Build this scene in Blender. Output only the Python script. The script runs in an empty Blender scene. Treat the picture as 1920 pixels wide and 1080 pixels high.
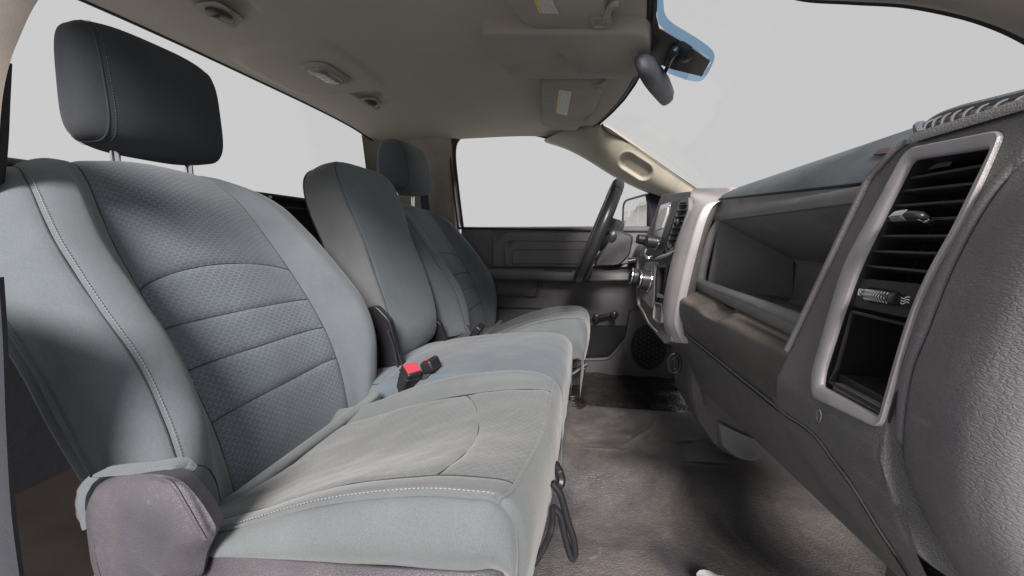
import bpy, bmesh, math, random
import numpy as np
from mathutils import Vector, Matrix, noise

random.seed(7)
S = bpy.context.scene
COL = S.collection
def ex(t): return math.exp(max(-60.0, min(60.0, t)))

# ------------------------------------------------------------------ camera
FPX, YAW, PIT = 720.0, math.radians(11.4), math.radians(7.5)
cam_d = bpy.data.cameras.new("camera")
cam_d.sensor_width = 36.0
cam_d.lens = FPX / 1920.0 * 36.0
cam_d.clip_start = 0.01
cam_d.clip_end = 500
cam = bpy.data.objects.new("camera", cam_d)
COL.objects.link(cam)
cam.location = (0, 0, 0)
cam.rotation_euler = (math.pi / 2 - PIT, 0, YAW)
S.camera = cam

# ------------------------------------------------------------------ sky, sun, exposure
W = bpy.data.worlds.new("World"); S.world = W
W.use_nodes = True
bg = W.node_tree.nodes["Background"]
bg.inputs[0].default_value = (1.0, 1.0, 1.0, 1)       # even white overcast, as seen through every window
EXPO = 1.6
bg.inputs[1].default_value = 0.597 / (2 ** EXPO)
sun_d = bpy.data.lights.new("sun", 'SUN')
sun_d.energy = 2.1
sun_d.angle = math.radians(21)
sun_d.color = (1.0, 0.93, 0.88)
sun = bpy.data.objects.new("sun", sun_d); COL.objects.link(sun)
sun.rotation_euler = Vector((-0.13, 0.76, -0.58)).to_track_quat('-Z', 'Y').to_euler()
S.view_settings.view_transform = 'Standard'
S.view_settings.look = 'None'
S.view_settings.gamma = 1
S.view_settings.exposure = EXPO

# ------------------------------------------------------------------ surveying helpers (a pixel of the photo + a known plane -> a point)
fw = np.array([-math.sin(YAW) * math.cos(PIT), math.cos(YAW) * math.cos(PIT), -math.sin(PIT)])
rt = np.array([math.cos(YAW), math.sin(YAW), 0.0])
up = np.cross(rt, fw)
def ray(px, py): return fw * FPX + rt * (px - 960) + up * (540 - py)
def at(px, py, **k):
    d = ray(px, py); (a, v), = k.items(); i = 'xyz'.index(a)
    return d * (v / d[i])
def hit(px, py, p0, n):
    d = ray(px, py); n = np.array(n, float)
    return d * (np.dot(np.array(p0, float), n) / np.dot(d, n))

# ------------------------------------------------------------------ materials
MATS = {}
def ramp(nt, fac, stops):
    r = nt.nodes.new('ShaderNodeValToRGB')
    els = r.color_ramp.elements
    els[0].position, els[0].color = stops[0][0], (*stops[0][1], 1)
    els[1].position, els[1].color = stops[1][0], (*stops[1][1], 1)
    for p, c in stops[2:]:
        e = els.new(p); e.color = (*c, 1)
    nt.links.new(fac, r.inputs[0]); return r.outputs[0]
def mixc(nt, fac, a, b, mode='MIX'):
    m = nt.nodes.new('ShaderNodeMix'); m.data_type = 'RGBA'; m.blend_type = mode
    for sock, v in ((m.inputs[0], fac), (m.inputs[6], a), (m.inputs[7], b)):
        if hasattr(v, 'links'): nt.links.new(v, sock)
        elif isinstance(v, tuple): sock.default_value = (*v, 1)
        else: sock.default_value = v
    return m.outputs[2]
def mth(nt, op, a, b=None, c=None):
    m = nt.nodes.new('ShaderNodeMath'); m.operation = op
    for i, v in enumerate((a, b, c)):
        if v is None: continue
        if hasattr(v, 'links'): nt.links.new(v, m.inputs[i])
        else: m.inputs[i].default_value = v
    return m.outputs[0]
def vm(nt, op, a, b=None):
    m = nt.nodes.new('ShaderNodeVectorMath'); m.operation = op
    for i, v in enumerate((a, b)):
        if v is None: continue
        if hasattr(v, 'links'): nt.links.new(v, m.inputs[i])
        else: m.inputs[i].default_value = v
    return m
def noise_n(nt, vec, scale, detail=4, rough=.55, dist=0):
    n = nt.nodes.new('ShaderNodeTexNoise')
    n.inputs['Scale'].default_value = scale; n.inputs['Detail'].default_value = detail
    n.inputs['Roughness'].default_value = rough; n.inputs['Distortion'].default_value = dist
    nt.links.new(vec, n.inputs['Vector']); return n.outputs['Fac']
def mapping(nt, vec, scale=(1, 1, 1), rot=(0, 0, 0)):
    m = nt.nodes.new('ShaderNodeMapping'); m.inputs['Scale'].default_value = scale; m.inputs['Rotation'].default_value = rot
    nt.links.new(vec, m.inputs['Vector']); return m.outputs[0]
def new_mat(name):
    m = bpy.data.materials.new(name); m.use_nodes = True
    nt = m.node_tree; b = nt.nodes['Principled BSDF']
    tc = nt.nodes.new('ShaderNodeTexCoord')
    MATS[name] = m
    return m, nt, b, tc
def bump(nt, b, h, strength, dist, prev=None):
    n = nt.nodes.new('ShaderNodeBump'); n.inputs['Strength'].default_value = strength
    n.inputs['Distance'].default_value = dist
    nt.links.new(h, n.inputs['Height'])
    if prev is not None: nt.links.new(prev, n.inputs['Normal'])
    nt.links.new(n.outputs[0], b.inputs['Normal']); return n.outputs[0]

def fabric(name, base, hexes=False, dirt=0.35, hexcol=1.55, weave=1500, sheen=.25, hexmix=.6, blotch=1.0):
    m, nt, b, tc = new_mat(name)
    uv = tc.outputs['UV']; ob = tc.outputs['Object']
    base = tuple(base)
    n1 = noise_n(nt, ob, 5, 5, .6); n2 = noise_n(nt, ob, 38, 4, .7)
    dark = tuple(c * (1 - .14 * blotch) for c in base); lite = tuple(min(1, c * (1 + .13 * blotch)) for c in base)
    col = ramp(nt, n1, [(.32, dark), (.68, lite)])
    dusty = tuple(.5 * c + .5 * g for c, g in zip(base, (.36, .34, .30)))
    df = ramp(nt, n2, [(.50, (0, 0, 0)), (.78, (dirt, dirt, dirt))])
    df2 = ramp(nt, noise_n(nt, ob, 8, 6, .62, .6), [(.45, (0, 0, 0)), (.7, (1, 1, 1))])
    col = mixc(nt, mth(nt, 'MULTIPLY', df, df2), col, dusty)
    # scattered scuffs and lint
    sc = ramp(nt, noise_n(nt, mapping(nt, ob, (1, 2.2, 1), (.3, .4, .9)), 55, 3, .5, 1.2), [(.71, (0, 0, 0)), (.79, (.5, .5, .5))])
    col = mixc(nt, mth(nt, 'MULTIPLY', sc, df2), col, tuple(min(1, c * 1.9) for c in base))
    w = nt.nodes.new('ShaderNodeTexWave'); w.inputs['Scale'].default_value = weave / 6.28; w.bands_direction = 'DIAGONAL'
    w.inputs['Distortion'].default_value = 1.0
    nt.links.new(ob, w.inputs['Vector'])
    wn = noise_n(nt, ob, 900, 2, .6)
    col = mixc(nt, .14, col, ramp(nt, wn, [(.3, (0.02, 0.02, 0.02)), (.7, tuple(min(1, 2 * c) for c in base))]))
    h = mth(nt, 'ADD', mth(nt, 'MULTIPLY', w.outputs['Fac'], .5), wn)
    nrm = None
    if hexes:
        sx, sy = 1 / .0140, 1 / .0066
        p = mapping(nt, uv, (sx, sy, 1))
        p = vm(nt, 'ADD', p, (100, 100 * 1.7320508, 0)).outputs[0]
        wob = nt.nodes.new('ShaderNodeTexNoise'); wob.inputs['Scale'].default_value = 18
        nt.links.new(uv, wob.inputs['Vector'])
        p = vm(nt, 'ADD', p, vm(nt, 'SCALE', wob.outputs['Color']).outputs[0])
        p.inputs[1].links[0].from_node.inputs['Scale'].default_value = .5
        p = p.outputs[0]
        r = (1, 1.7320508, 1); hr = (.5, .8660254, .5)
        a = vm(nt, 'SUBTRACT', vm(nt, 'MODULO', p, r).outputs[0], hr).outputs[0]
        c2 = vm(nt, 'SUBTRACT', vm(nt, 'MODULO', vm(nt, 'SUBTRACT', p, hr).outputs[0], r).outputs[0], hr).outputs[0]
        def hd(v):
            v = vm(nt, 'MULTIPLY', v, (1, 1, 0)).outputs[0]
            L = vm(nt, 'LENGTH', v).outputs['Value']
            ab = vm(nt, 'ABSOLUTE', v).outputs[0]
            d = vm(nt, 'DOT_PRODUCT', ab, (.5, .8660254, 0)).outputs['Value']
            sp = nt.nodes.new('ShaderNodeSeparateXYZ'); nt.links.new(ab, sp.inputs[0])
            return L, mth(nt, 'MAXIMUM', d, sp.outputs[0])
        L1, d1 = hd(a); L2, d2 = hd(c2)
        d = mth(nt, 'MINIMUM', d1, d2)
        line = ramp(nt, d, [(.42, (0, 0, 0)), (.475, (1, 1, 1))])
        fade = ramp(nt, noise_n(nt, ob, 9, 3, .5), [(.30, (.25, .25, .25)), (.62, (.9, .9, .9))])
        col = mixc(nt, mth(nt, 'MULTIPLY', mth(nt, 'MULTIPLY', line, fade), hexmix), col, tuple(min(1, c * hexcol) for c in base))
        nrm = bump(nt, b, line, .35, -.0008)
    nt.links.new(col, b.inputs['Base Color'])
    b.inputs['Roughness'].default_value = .92
    b.inputs['Specular IOR Level'].default_value = .25
    b.inputs['Sheen Weight'].default_value = sheen; b.inputs['Sheen Roughness'].default_value = .5
    nrm = bump(nt, b, h, .35, .0005, nrm)
    bump(nt, b, noise_n(nt, ob, 14, 4, .55), .35, .006, nrm)
    return m

def grained(name, base, scale=300, depth=.0006, rough=.5, dust=.25, dustcol=(.30, .26, .22), strength=.6, stretch=(1, 1, 1), scr=.25, metal=0, bigdirt=6, dlo=.44, dhi=.72, settle=False):
    m, nt, b, tc = new_mat(name)
    ob = tc.outputs['Object']
    wn = nt.nodes.new('ShaderNodeTexNoise'); wn.inputs['Scale'].default_value = scale * .5; wn.inputs['Detail'].default_value = 2
    nt.links.new(ob, wn.inputs['Vector'])
    vv = vm(nt, 'ADD', mapping(nt, ob, stretch), None)
    sc = vm(nt, 'SCALE', wn.outputs['Color']); sc.inputs['Scale'].default_value = 1.2 / scale
    nt.links.new(sc.outputs[0], vv.inputs[1])
    v = nt.nodes.new('ShaderNodeTexVoronoi'); v.feature = 'DISTANCE_TO_EDGE'; v.inputs['Scale'].default_value = scale
    nt.links.new(vv.outputs[0], v.inputs['Vector'])
    g = ramp(nt, v.outputs['Distance'], [(.0, (0, 0, 0)), (.22, (1, 1, 1))])
    base = tuple(base)
    col = ramp(nt, noise_n(nt, ob, bigdirt * 1.7, 5, .6), [(.3, tuple(c * .82 for c in base)), (.7, tuple(c * 1.15 for c in base))])
    d1 = ramp(nt, noise_n(nt, ob, bigdirt, 6, .68, .7), [(dlo, (0, 0, 0)), (dhi, (dust, dust, dust))])
    if settle:
        ge = nt.nodes.new('ShaderNodeNewGeometry'); sp = nt.nodes.new('ShaderNodeSeparateXYZ'); nt.links.new(ge.outputs['True Normal'], sp.inputs[0])
        d1 = mth(nt, 'MULTIPLY', d1, ramp(nt, sp.outputs[2], [(.05, (.12, .12, .12)), (.75, (1, 1, 1))]))
    d2 = ramp(nt, noise_n(nt, ob, 130, 4, .7), [(.35, (.4, .4, .4)), (.7, (1, 1, 1))])
    col = mixc(nt, mth(nt, 'MULTIPLY', d1, d2), col, dustcol)
    # fine scratches
    s = ramp(nt, noise_n(nt, mapping(nt, ob, (1, .12, 1), (.5, .3, .7)), 70, 3, .5, .7), [(.64, (0, 0, 0)), (.72, (scr, scr, scr))])
    s2 = ramp(nt, noise_n(nt, ob, 11, 3, .5), [(.5, (0, 0, 0)), (.62, (1, 1, 1))])
    col = mixc(nt, mth(nt, 'MULTIPLY', s, s2), col, tuple(min(1, .25 + c) for c in base))
    col = mixc(nt, mth(nt, 'MULTIPLY', mth(nt, 'SUBTRACT', 1, g), .25), col, tuple(c * .5 for c in base))
    nt.links.new(col, b.inputs['Base Color'])
    rr = ramp(nt, noise_n(nt, ob, 22, 4, .6), [(.3, (rough * .85,) * 3), (.7, (min(1, rough * 1.2),) * 3)])
    nt.links.new(rr, b.inputs['Roughness'])
    b.inputs['Metallic'].default_value = metal
    n = bump(nt, b, g, strength, depth)
    bump(nt, b, noise_n(nt, ob, 9, 4, .5), .25, .004, n)
    return m

def plain(name, base, rough=.5, metal=0, var=.12, bscale=400, bstr=.15, coat=0, emis=None):
    m, nt, b, tc = new_mat(name); ob = tc.outputs['Object']
    col = ramp(nt, noise_n(nt, ob, 30, 5, .6), [(.3, tuple(c * (1 - var) for c in base)), (.7, tuple(min(1, c * (1 + var)) for c in base))])
    nt.links.new(col, b.inputs['Base Color'])
    b.inputs['Roughness'].default_value = rough; b.inputs['Metallic'].default_value = metal
    b.inputs['Coat Weight'].default_value = coat
    bump(nt, b, noise_n(nt, ob, bscale, 3, .6), bstr, .0006)
    return m

def glassy(name, tint=(1, 1, 1), gloss=.06, alpha=1.0):
    m = bpy.data.materials.new(name); m.use_nodes = True; nt = m.node_tree
    nt.nodes.clear()
    o = nt.nodes.new('ShaderNodeOutputMaterial'); t = nt.nodes.new('ShaderNodeBsdfTransparent'); g = nt.nodes.new('ShaderNodeBsdfGlossy')
    t.inputs[0].default_value = (*tint, 1); g.inputs['Roughness'].default_value = .03
    f = nt.nodes.new('ShaderNodeFresnel'); f.inputs[0].default_value = 1.25
    mx = nt.nodes.new('ShaderNodeMixShader')
    nt.links.new(mth(nt, 'MULTIPLY', f.outputs[0], gloss), mx.inputs[0])
    nt.links.new(t.outputs[0], mx.inputs[1]); nt.links.new(g.outputs[0], mx.inputs[2]); nt.links.new(mx.outputs[0], o.inputs[0])
    MATS[name] = m; return m

M_SEAT   = fabric('seat cloth', (.134, .153, .172))
M_HEX    = fabric('honeycomb cloth', (.126, .150, .176), hexes=True, hexcol=2.3)
M_CUSH   = fabric('worn cushion cloth', (.142, .158, .167), dirt=.5)
M_CUHEX  = fabric('worn honeycomb cloth', (.142, .157, .164), hexes=True, dirt=.8, hexcol=1.5, hexmix=.45)
M_HEAD   = fabric('headrest cloth', (.045, .050, .060), dirt=.1, sheen=.1)
M_HEADF  = fabric('far headrest cloth', (.085, .100, .108), dirt=.15)
M_VINYL  = fabric('centre vinyl', (.112, .138, .163), dirt=.2, weave=2500)
M_LINER  = fabric('roof lining', (.42, .375, .31), dirt=.03, weave=2200, sheen=.1, blotch=.3)
M_TRIM   = grained('tan trim plastic', (.42, .385, .315), scale=500, depth=.0002, rough=.55, dust=.1, scr=.05)
M_PTRIM  = grained('pillar trim', (.30, .26, .225), scale=700, depth=.0001, rough=.6, dust=.15, scr=.05)
M_VISOR  = fabric('visor cloth', (.34, .305, .26), dirt=.15, weave=2500, sheen=.1)
M_GRAIN  = grained('coarse grained dash', (.175, .167, .178), scale=430, depth=.0006, rough=.42, dust=.3, strength=.38, stretch=(.8, .5, 1.4))
M_GRAINF = grained('fine grained dash', (.18, .174, .183), scale=520, depth=.0005, rough=.42, dust=.35, strength=.7, stretch=(.8, .65, 1.2))
M_SHROUD = grained('dark shroud plastic', (.055, .055, .062), scale=420, depth=.0003, rough=.45, dust=.2)
M_DASH   = grained('dash plastic', (.165, .161, .168), scale=420, depth=.0004, rough=.46, dust=.35)
M_DUSTY  = grained('dusty dash plastic', (.128, .121, .120), scale=420, depth=.0004, rough=.5, dust=.95, dustcol=(.33, .27, .21), scr=.5, bigdirt=5, dlo=.28, dhi=.56, settle=True)
M_PAD    = grained('dash top pad', (.11, .13, .15), scale=450, depth=.0003, rough=.55, dust=.3, dustcol=(.25, .26, .28))
M_BAND   = grained('dash band', (.24, .238, .243), scale=450, depth=.0003, rough=.5, dust=.3)
M_BIN    = grained('bin plastic', (.26, .26, .27), scale=500, depth=.0002, rough=.5, dust=.2)
M_DOOR   = grained('door plastic', (.155, .148, .162), scale=420, depth=.0003, rough=.45, dust=.12, scr=.12)
M_BLACK  = plain('black plastic', (.018, .018, .021), .4)
M_SATIN  = plain('satin black plastic', (.030, .030, .034), .3)
M_RUB    = plain('rubber seal', (.012, .012, .014), .6)
M_SILVER = grained('silver painted plastic', (.48, .455, .48), scale=700, depth=.0001, rough=.38, dust=.3, dustcol=(.34, .29, .27), scr=.15, metal=.25)
M_CHROME = plain('chrome', (.75, .75, .77), .18, 1, .03)
M_STEEL  = plain('dull steel', (.45, .45, .46), .3, 1, .1)
M_FLOOR  = None
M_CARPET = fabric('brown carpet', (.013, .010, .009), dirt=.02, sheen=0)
M_BEDGE  = fabric('dark side cloth', (.018, .019, .030), dirt=.1)
M_RECL   = grained('purple grey plastic cover', (.088, .082, .100), scale=420, depth=.0003, rough=.5, dust=.3, scr=.15)
M_RED    = plain('red button', (.52, .06, .085), .35, var=.1)
M_WHITE  = plain('white print', (.75, .74, .70), .6)
M_YELL   = plain('yellow print', (.70, .50, .10), .6)
M_PRINT  = plain('grey print', (.30, .30, .29), .6)
M_STITCH = plain('pale thread', (.30, .31, .33), .8)
M_DSTIT  = plain('seam groove', (.05, .055, .06), .9)
M_SCREEN = plain('pale screen', (.45, .46, .47), .18)
M_LENS   = plain('lamp lens', (.30, .30, .29), .12, 0, .3, 60, .9)
M_MIRROR = plain('mirror glass', (.9, .9, .9), .02, 1, .01, 5, 0)
M_FENCE  = plain('white fence boards', (.60, .60, .58), .7)
M_PATCH   = plain('grey brown patch', (.105, .095, .085), .5)
M_SKYBAND   = glassy('sky blue glass', (.36, .56, .80), .2)  # blue stands in for sky seen through clear glass
M_GLASS  = glassy('window glass', (1, 1, 1), .05)
M_PAPER  = plain('white paper', (.8, .78, .78), .8)
M_WEB    = plain('belt webbing', (.03, .03, .034), .75)

def floor_mat():
    m, nt, b, tc = new_mat('rubber floor mat'); ob = tc.outputs['Object']
    v = nt.nodes.new('ShaderNodeTexVoronoi'); v.feature = 'DISTANCE_TO_EDGE'; v.inputs['Scale'].default_value = 150
    wn = nt.nodes.new('ShaderNodeTexNoise'); wn.inputs['Scale'].default_value = 60; nt.links.new(ob, wn.inputs['Vector'])
    sc = vm(nt, 'SCALE', wn.outputs['Color']); sc.inputs['Scale'].default_value = .012
    nt.links.new(vm(nt, 'ADD', ob, sc.outputs[0]).outputs[0], v.inputs['Vector'])
    g = ramp(nt, v.outputs['Distance'], [(0, (0, 0, 0)), (.18, (1, 1, 1))])
    base = ramp(nt, noise_n(nt, ob, 7, 5, .6), [(.3, (.068, .065, .072)), (.7, (.105, .100, .106))])
    d = ramp(nt, noise_n(nt, ob, 3.4, 9, .68, .9), [(.42, (0, 0, 0)), (.64, (.75, .75, .75))])
    f = ramp(nt, noise_n(nt, ob, 90, 5, .7), [(.3, (.35, .35, .35)), (.75, (1, 1, 1))])
    col = mixc(nt, mth(nt, 'MULTIPLY', d, f), base, (.28, .245, .22))
    s = ramp(nt, noise_n(nt, mapping(nt, ob, (1, .35, 1), (0, 0, .8)), 30, 6, .7, 2.4), [(.60, (0, 0, 0)), (.72, (.55, .55, .55))])
    s2 = ramp(nt, noise_n(nt, ob, 5, 3, .5), [(.48, (0, 0, 0)), (.6, (1, 1, 1))])
    col = mixc(nt, mth(nt, 'MULTIPLY', s, s2), col, (.42, .36, .33))
    nt.links.new(col, b.inputs['Base Color'])
    nt.links.new(ramp(nt, d, [(0, (.40,) * 3), (1, (.75,) * 3)]), b.inputs['Roughness'])
    n = bump(nt, b, g, .6, .0011)
    n = bump(nt, b, noise_n(nt, ob, 9, 3, .5, .3), .4, .008, n)
    return m
M_FLOOR = floor_mat()

def sticker_mat():
    m, nt, b, tc = new_mat('warning sticker print')
    sp = nt.nodes.new('ShaderNodeSeparateXYZ'); nt.links.new(tc.outputs['UV'], sp.inputs[0])
    u, v = sp.outputs[0], sp.outputs[1]
    ln = mth(nt, 'GREATER_THAN', mth(nt, 'FRACT', mth(nt, 'MULTIPLY', u, 9)), .5)
    gap = mth(nt, 'GREATER_THAN', noise_n(nt, mapping(nt, tc.outputs['UV'], (1, 40, 1)), 3, 1), .42)
    k = mth(nt, 'MULTIPLY', mth(nt, 'MULTIPLY', ln, gap), .55)
    col = mixc(nt, k, (.62, .62, .58), (.12, .12, .12))
    col = mixc(nt, mth(nt, 'LESS_THAN', u, .2), col, (.62, .46, .12))
    nt.links.new(col, b.inputs['Base Color']); b.inputs['Roughness'].default_value = .5
    return m
M_STICK = sticker_mat()

# ------------------------------------------------------------------ mesh helpers
def empty(name, loc=(0, 0, 0), label=None, cat=None, group=None, kind=None):
    o = bpy.data.objects.new(name, None); COL.objects.link(o); o.location = [float(c) for c in loc]
    o.empty_display_size = .05
    tag(o, label, cat, group, kind); return o
def tag(o, label=None, cat=None, group=None, kind=None):
    if label: o['label'] = label
    if cat: o['category'] = cat
    if group: o['group'] = group
    if kind: o['kind'] = kind
    return o
def origin(o):
    p = Vector((0, 0, 0))
    while o is not None:
        p = p + Vector(o.location); o = o.parent
    return p
class MB:
    def __init__(s): s.v = []; s.f = []; s.uv = []   # uv per vertex
    def add(s, vs, fs, uvs=None):
        n = len(s.v); s.v += [tuple(map(float, v)) for v in vs]
        s.f += [tuple(i + n for i in f) for f in fs]
        s.uv += [tuple(u) for u in uvs] if uvs is not None else [(0., 0.)] * len(vs)
        return s
    def grid(s, G, closed=False, uv=None, flip=False):
        G = np.asarray(G, float); n, m = G.shape[:2]
        F = []
        for i in range(n - 1):
            for j in range(m if closed else m - 1):
                a, b, c, d = i * m + j, i * m + (j + 1) % m, (i + 1) * m + (j + 1) % m, (i + 1) * m + j
                F.append((a, d, c, b) if flip else (a, b, c, d))
        s.add(G.reshape(-1, 3), F, None if uv is None else np.asarray(uv).reshape(-1, 2)); return s
    def loft(s, loops, closed=True, cap0=False, cap1=False):
        G = np.asarray(loops, float); n, m = G.shape[:2]; base = len(s.v)
        s.grid(G, closed)
        if cap0: s.f.append(tuple(base + j for j in range(m))[::-1])
        if cap1: s.f.append(tuple(base + (n - 1) * m + j for j in range(m)))
        return s
    def box(s, c, size, R=None):
        c = np.array(c, float); hx, hy, hz = [t / 2 for t in size]
        vs = [np.array((x, y, z)) for x in (-hx, hx) for y in (-hy, hy) for z in (-hz, hz)]
        if R is not None: vs = [np.array(R @ Vector(v)) for v in vs]
        s.add([c + v for v in vs], [(0, 1, 3, 2), (4, 6, 7, 5), (0, 4, 5, 1), (2, 3, 7, 6), (0, 2, 6, 4), (1, 5, 7, 3)]); return s
    def tube(s, path, r, n=10, caps=True, flat=1.0, upv=None):
        P = np.asarray(path, float); k = len(P)
        rr = r if hasattr(r, '__len__') else [r] * k
        T = np.gradient(P, axis=0); T /= np.linalg.norm(T, axis=1)[:, None] + 1e-12
        a = np.array(upv if upv is not None else (0, 0, 1), float)
        if upv is None and abs(T[0] @ a) > .9: a = np.array((1., 0, 0))
        loops = []
        for i in range(k):
            t = T[i]; a = a - t * (a @ t)
            a /= np.linalg.norm(a) + 1e-12; b = np.cross(t, a)
            loops.append([P[i] + rr[i] * (math.cos(q) * a * flat + math.sin(q) * b) for q in np.linspace(0, 2 * math.pi, n, endpoint=False)])
        s.loft(loops, True, caps, caps); return s
    def prism(s, pts, d):
        P = np.asarray(pts, float); d = np.asarray(d, float); n = len(P)
        s.add(list(P) + list(P + d), [tuple(range(n))[::-1], tuple(range(n, 2 * n))] + [(i, (i + 1) % n, n + (i + 1) % n, n + i) for i in range(n)]); return s
    def build(s, name, mat, parent=None, smooth=40, bevel=0, seg=2, sub=0, solid=0, label=None, **tg):
        me = bpy.data.meshes.new(name); o = bpy.data.objects.new(name, me); COL.objects.link(o)
        off = origin(parent) if parent is not None else Vector((0, 0, 0))
        me.from_pydata([(v[0] - off.x, v[1] - off.y, v[2] - off.z) for v in s.v], [], s.f)
        me.validate()
        ul = me.uv_layers.new(name='UVMap')
        if len(s.uv) == len(me.vertices):
            li = np.zeros(len(me.loops), dtype=np.int32); me.loops.foreach_get('vertex_index', li)
            ul.data.foreach_set('uv', np.asarray(s.uv, np.float32)[li].ravel())
        bm = bmesh.new(); bm.from_mesh(me)
        bmesh.ops.recalc_face_normals(bm, faces=bm.faces); bm.to_mesh(me); bm.free()
        me.materials.append(mat)
        if smooth:
            me.shade_smooth(); me.set_sharp_from_angle(angle=math.radians(smooth))
        if parent is not None: o.parent = parent
        if solid:
            md = o.modifiers.new('solid', 'SOLIDIFY'); md.thickness = solid; md.offset = 0
        if bevel:
            md = o.modifiers.new('bevel', 'BEVEL'); md.width = bevel; md.segments = seg; md.limit_method = 'ANGLE'; md.angle_limit = math.radians(35)
        if sub:
            md = o.modifiers.new('sub', 'SUBSURF'); md.levels = sub; md.render_levels = sub
        if label: o['label'] = label
        tag(o, None, tg.get('cat'), tg.get('group'), tg.get('kind'))
        return o

def cr1(P, t):
    """Catmull-Rom through P (n,3) at parameters t in 0..n-1"""
    P = np.asarray(P, float); n = len(P)
    E = np.vstack([2 * P[0] - P[1], P, 2 * P[-1] - P[-2]])
    t = np.clip(np.asarray(t, float), 0, n - 1 - 1e-9); i = t.astype(int); u = (t - i)[:, None]
    a, b, c, d = E[i], E[i + 1], E[i + 2], E[i + 3]
    return .5 * ((2 * b) + (-a + c) * u + (2 * a - 5 * b + 4 * c - d) * u ** 2 + (-a + 3 * b - 3 * c + d) * u ** 3)
def curve(P, n): return cr1(P, np.linspace(0, len(P) - 1, n))
def resample(P, n, closed=True):
    P = np.asarray(P, float)
    if closed: P = np.vstack([P, P[:1]])
    L = np.r_[0, np.cumsum(np.linalg.norm(np.diff(P, axis=0), axis=1))]
    t = np.linspace(0, L[-1], n + 1)[:-1] if closed else np.linspace(0, L[-1], n)
    return np.stack([np.interp(t, L, P[:, k]) for k in range(3)], 1)
def matched(P, rad, seg=5, en=8):
    """rounded polygon with the same number of points per corner and edge, so that loops of like polygons match"""
    R = rounded(P, rad, seg).reshape(len(P), seg, 3); out = []
    for i in range(len(P)):
        out += list(R[i]); a, b = R[i][-1], R[(i + 1) % len(P)][0]
        out += [a + (b - a) * k / (en + 1) for k in range(1, en + 1)]
    return np.array(out)
def rounded(P, rad, seg=5):
    """round the corners of closed 3-D polygon; rad may be per corner; keeps order so that loops match"""
    P = np.asarray(P, float); n = len(P); out = []
    for i in range(n):
        r = rad[i] if hasattr(rad, '__len__') else rad
        a, b, c = P[i - 1], P[i], P[(i + 1) % n]
        u = a - b; v = c - b; lu, lv = np.linalg.norm(u), np.linalg.norm(v)
        k = min(r, lu * .45, lv * .45); p0 = b + u / lu * k; p1 = b + v / lv * k
        for q in np.linspace(0, 1, seg): out.append((1 - q) ** 2 * p0 + 2 * q * (1 - q) * b + q * q * p1)
    return np.array(out)
class Surf:
    """bicubic surface through a control net C[u][v]; P(u,v) with u, v counted in rows and columns"""
    def __init__(s, C, f=None, out=1):
        s.C = np.asarray(C, float); s.nu, s.nv = s.C.shape[:2]; s.f = f; s.out = out
    def P(s, u, v):
        u = np.atleast_1d(u).astype(float); v = np.atleast_1d(v).astype(float)
        nu, nv = s.nu, s.nv; C = s.C
        E = np.concatenate([2 * C[:1] - C[1:2], C, 2 * C[-1:] - C[-2:-1]], 0)
        E = np.concatenate([2 * E[:, :1] - E[:, 1:2], E, 2 * E[:, -1:] - E[:, -2:-1]], 1)
        def w(t, n):
            t = np.clip(t, 0, n - 1 - 1e-9); i = t.astype(int); x = t - i
            return i, np.stack([.5 * (-x + 2 * x * x - x ** 3), .5 * (2 - 5 * x * x + 3 * x ** 3), .5 * (x + 4 * x * x - 3 * x ** 3), .5 * (-x * x + x ** 3)])
        i, a = w(u, nu); j, b = w(v, nv)
        out = np.zeros((len(u), 3))
        for p in range(4):
            for q in range(4):
                out += (a[p] * b[q])[:, None] * E[i + p, j + q]
        if s.f is not None: out = s.f(out)
        return out
def patch(S_, name, mat, parent, fu, fv, na, nb, seams='', depth=.004, width=.006, wr=0, flip=False, **kw):
    """one upholstery panel cut from a surface; seams: letters of the sides (b,t,l,r) that dip into a seam"""
    A, B = np.meshgrid(np.linspace(0, 1, na), np.linspace(0, 1, nb), indexing='ij')
    U = fu(A, B).ravel(); V = fv(A, B).ravel()
    P = S_.P(U, V); e = 1e-3
    du = S_.P(U + e, V) - S_.P(U - e, V); dv = S_.P(U, V + e) - S_.P(U, V - e)
    N = np.cross(du, dv); N /= np.linalg.norm(N, axis=1)[:, None] + 1e-12; N *= S_.out
    G = P.reshape(na, nb, 3)
    la = np.linalg.norm(np.diff(G, axis=0), axis=2); lb = np.linalg.norm(np.diff(G, axis=1), axis=2)
    ca = np.vstack([np.zeros((1, nb)), np.cumsum(la, 0)]); cb = np.hstack([np.zeros((na, 1)), np.cumsum(lb, 1)])
    d = np.zeros((na, nb))
    for ch, dist in (('b', ca), ('t', ca[-1:] - ca), ('l', cb), ('r', cb[:, -1:] - cb)):
        if ch in seams: d += np.exp(-(dist / width))
    d = np.minimum(d, 1.15).ravel()
    P = P - N * (depth * d)[:, None]
    if wr:
        P = P + N * np.array([wr * noise.noise(Vector(p) * 17) + wr * .5 * noise.noise(Vector(p) * 41) for p in P])[:, None]
    uv = np.stack([cb.ravel() + G[0, 0, 1], ca.ravel()], 1) if True else None
    mb = MB(); mb.grid(P.reshape(na, nb, 3), uv=uv, flip=flip)
    return mb.build(name, mat, parent, smooth=60, **kw)
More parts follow.
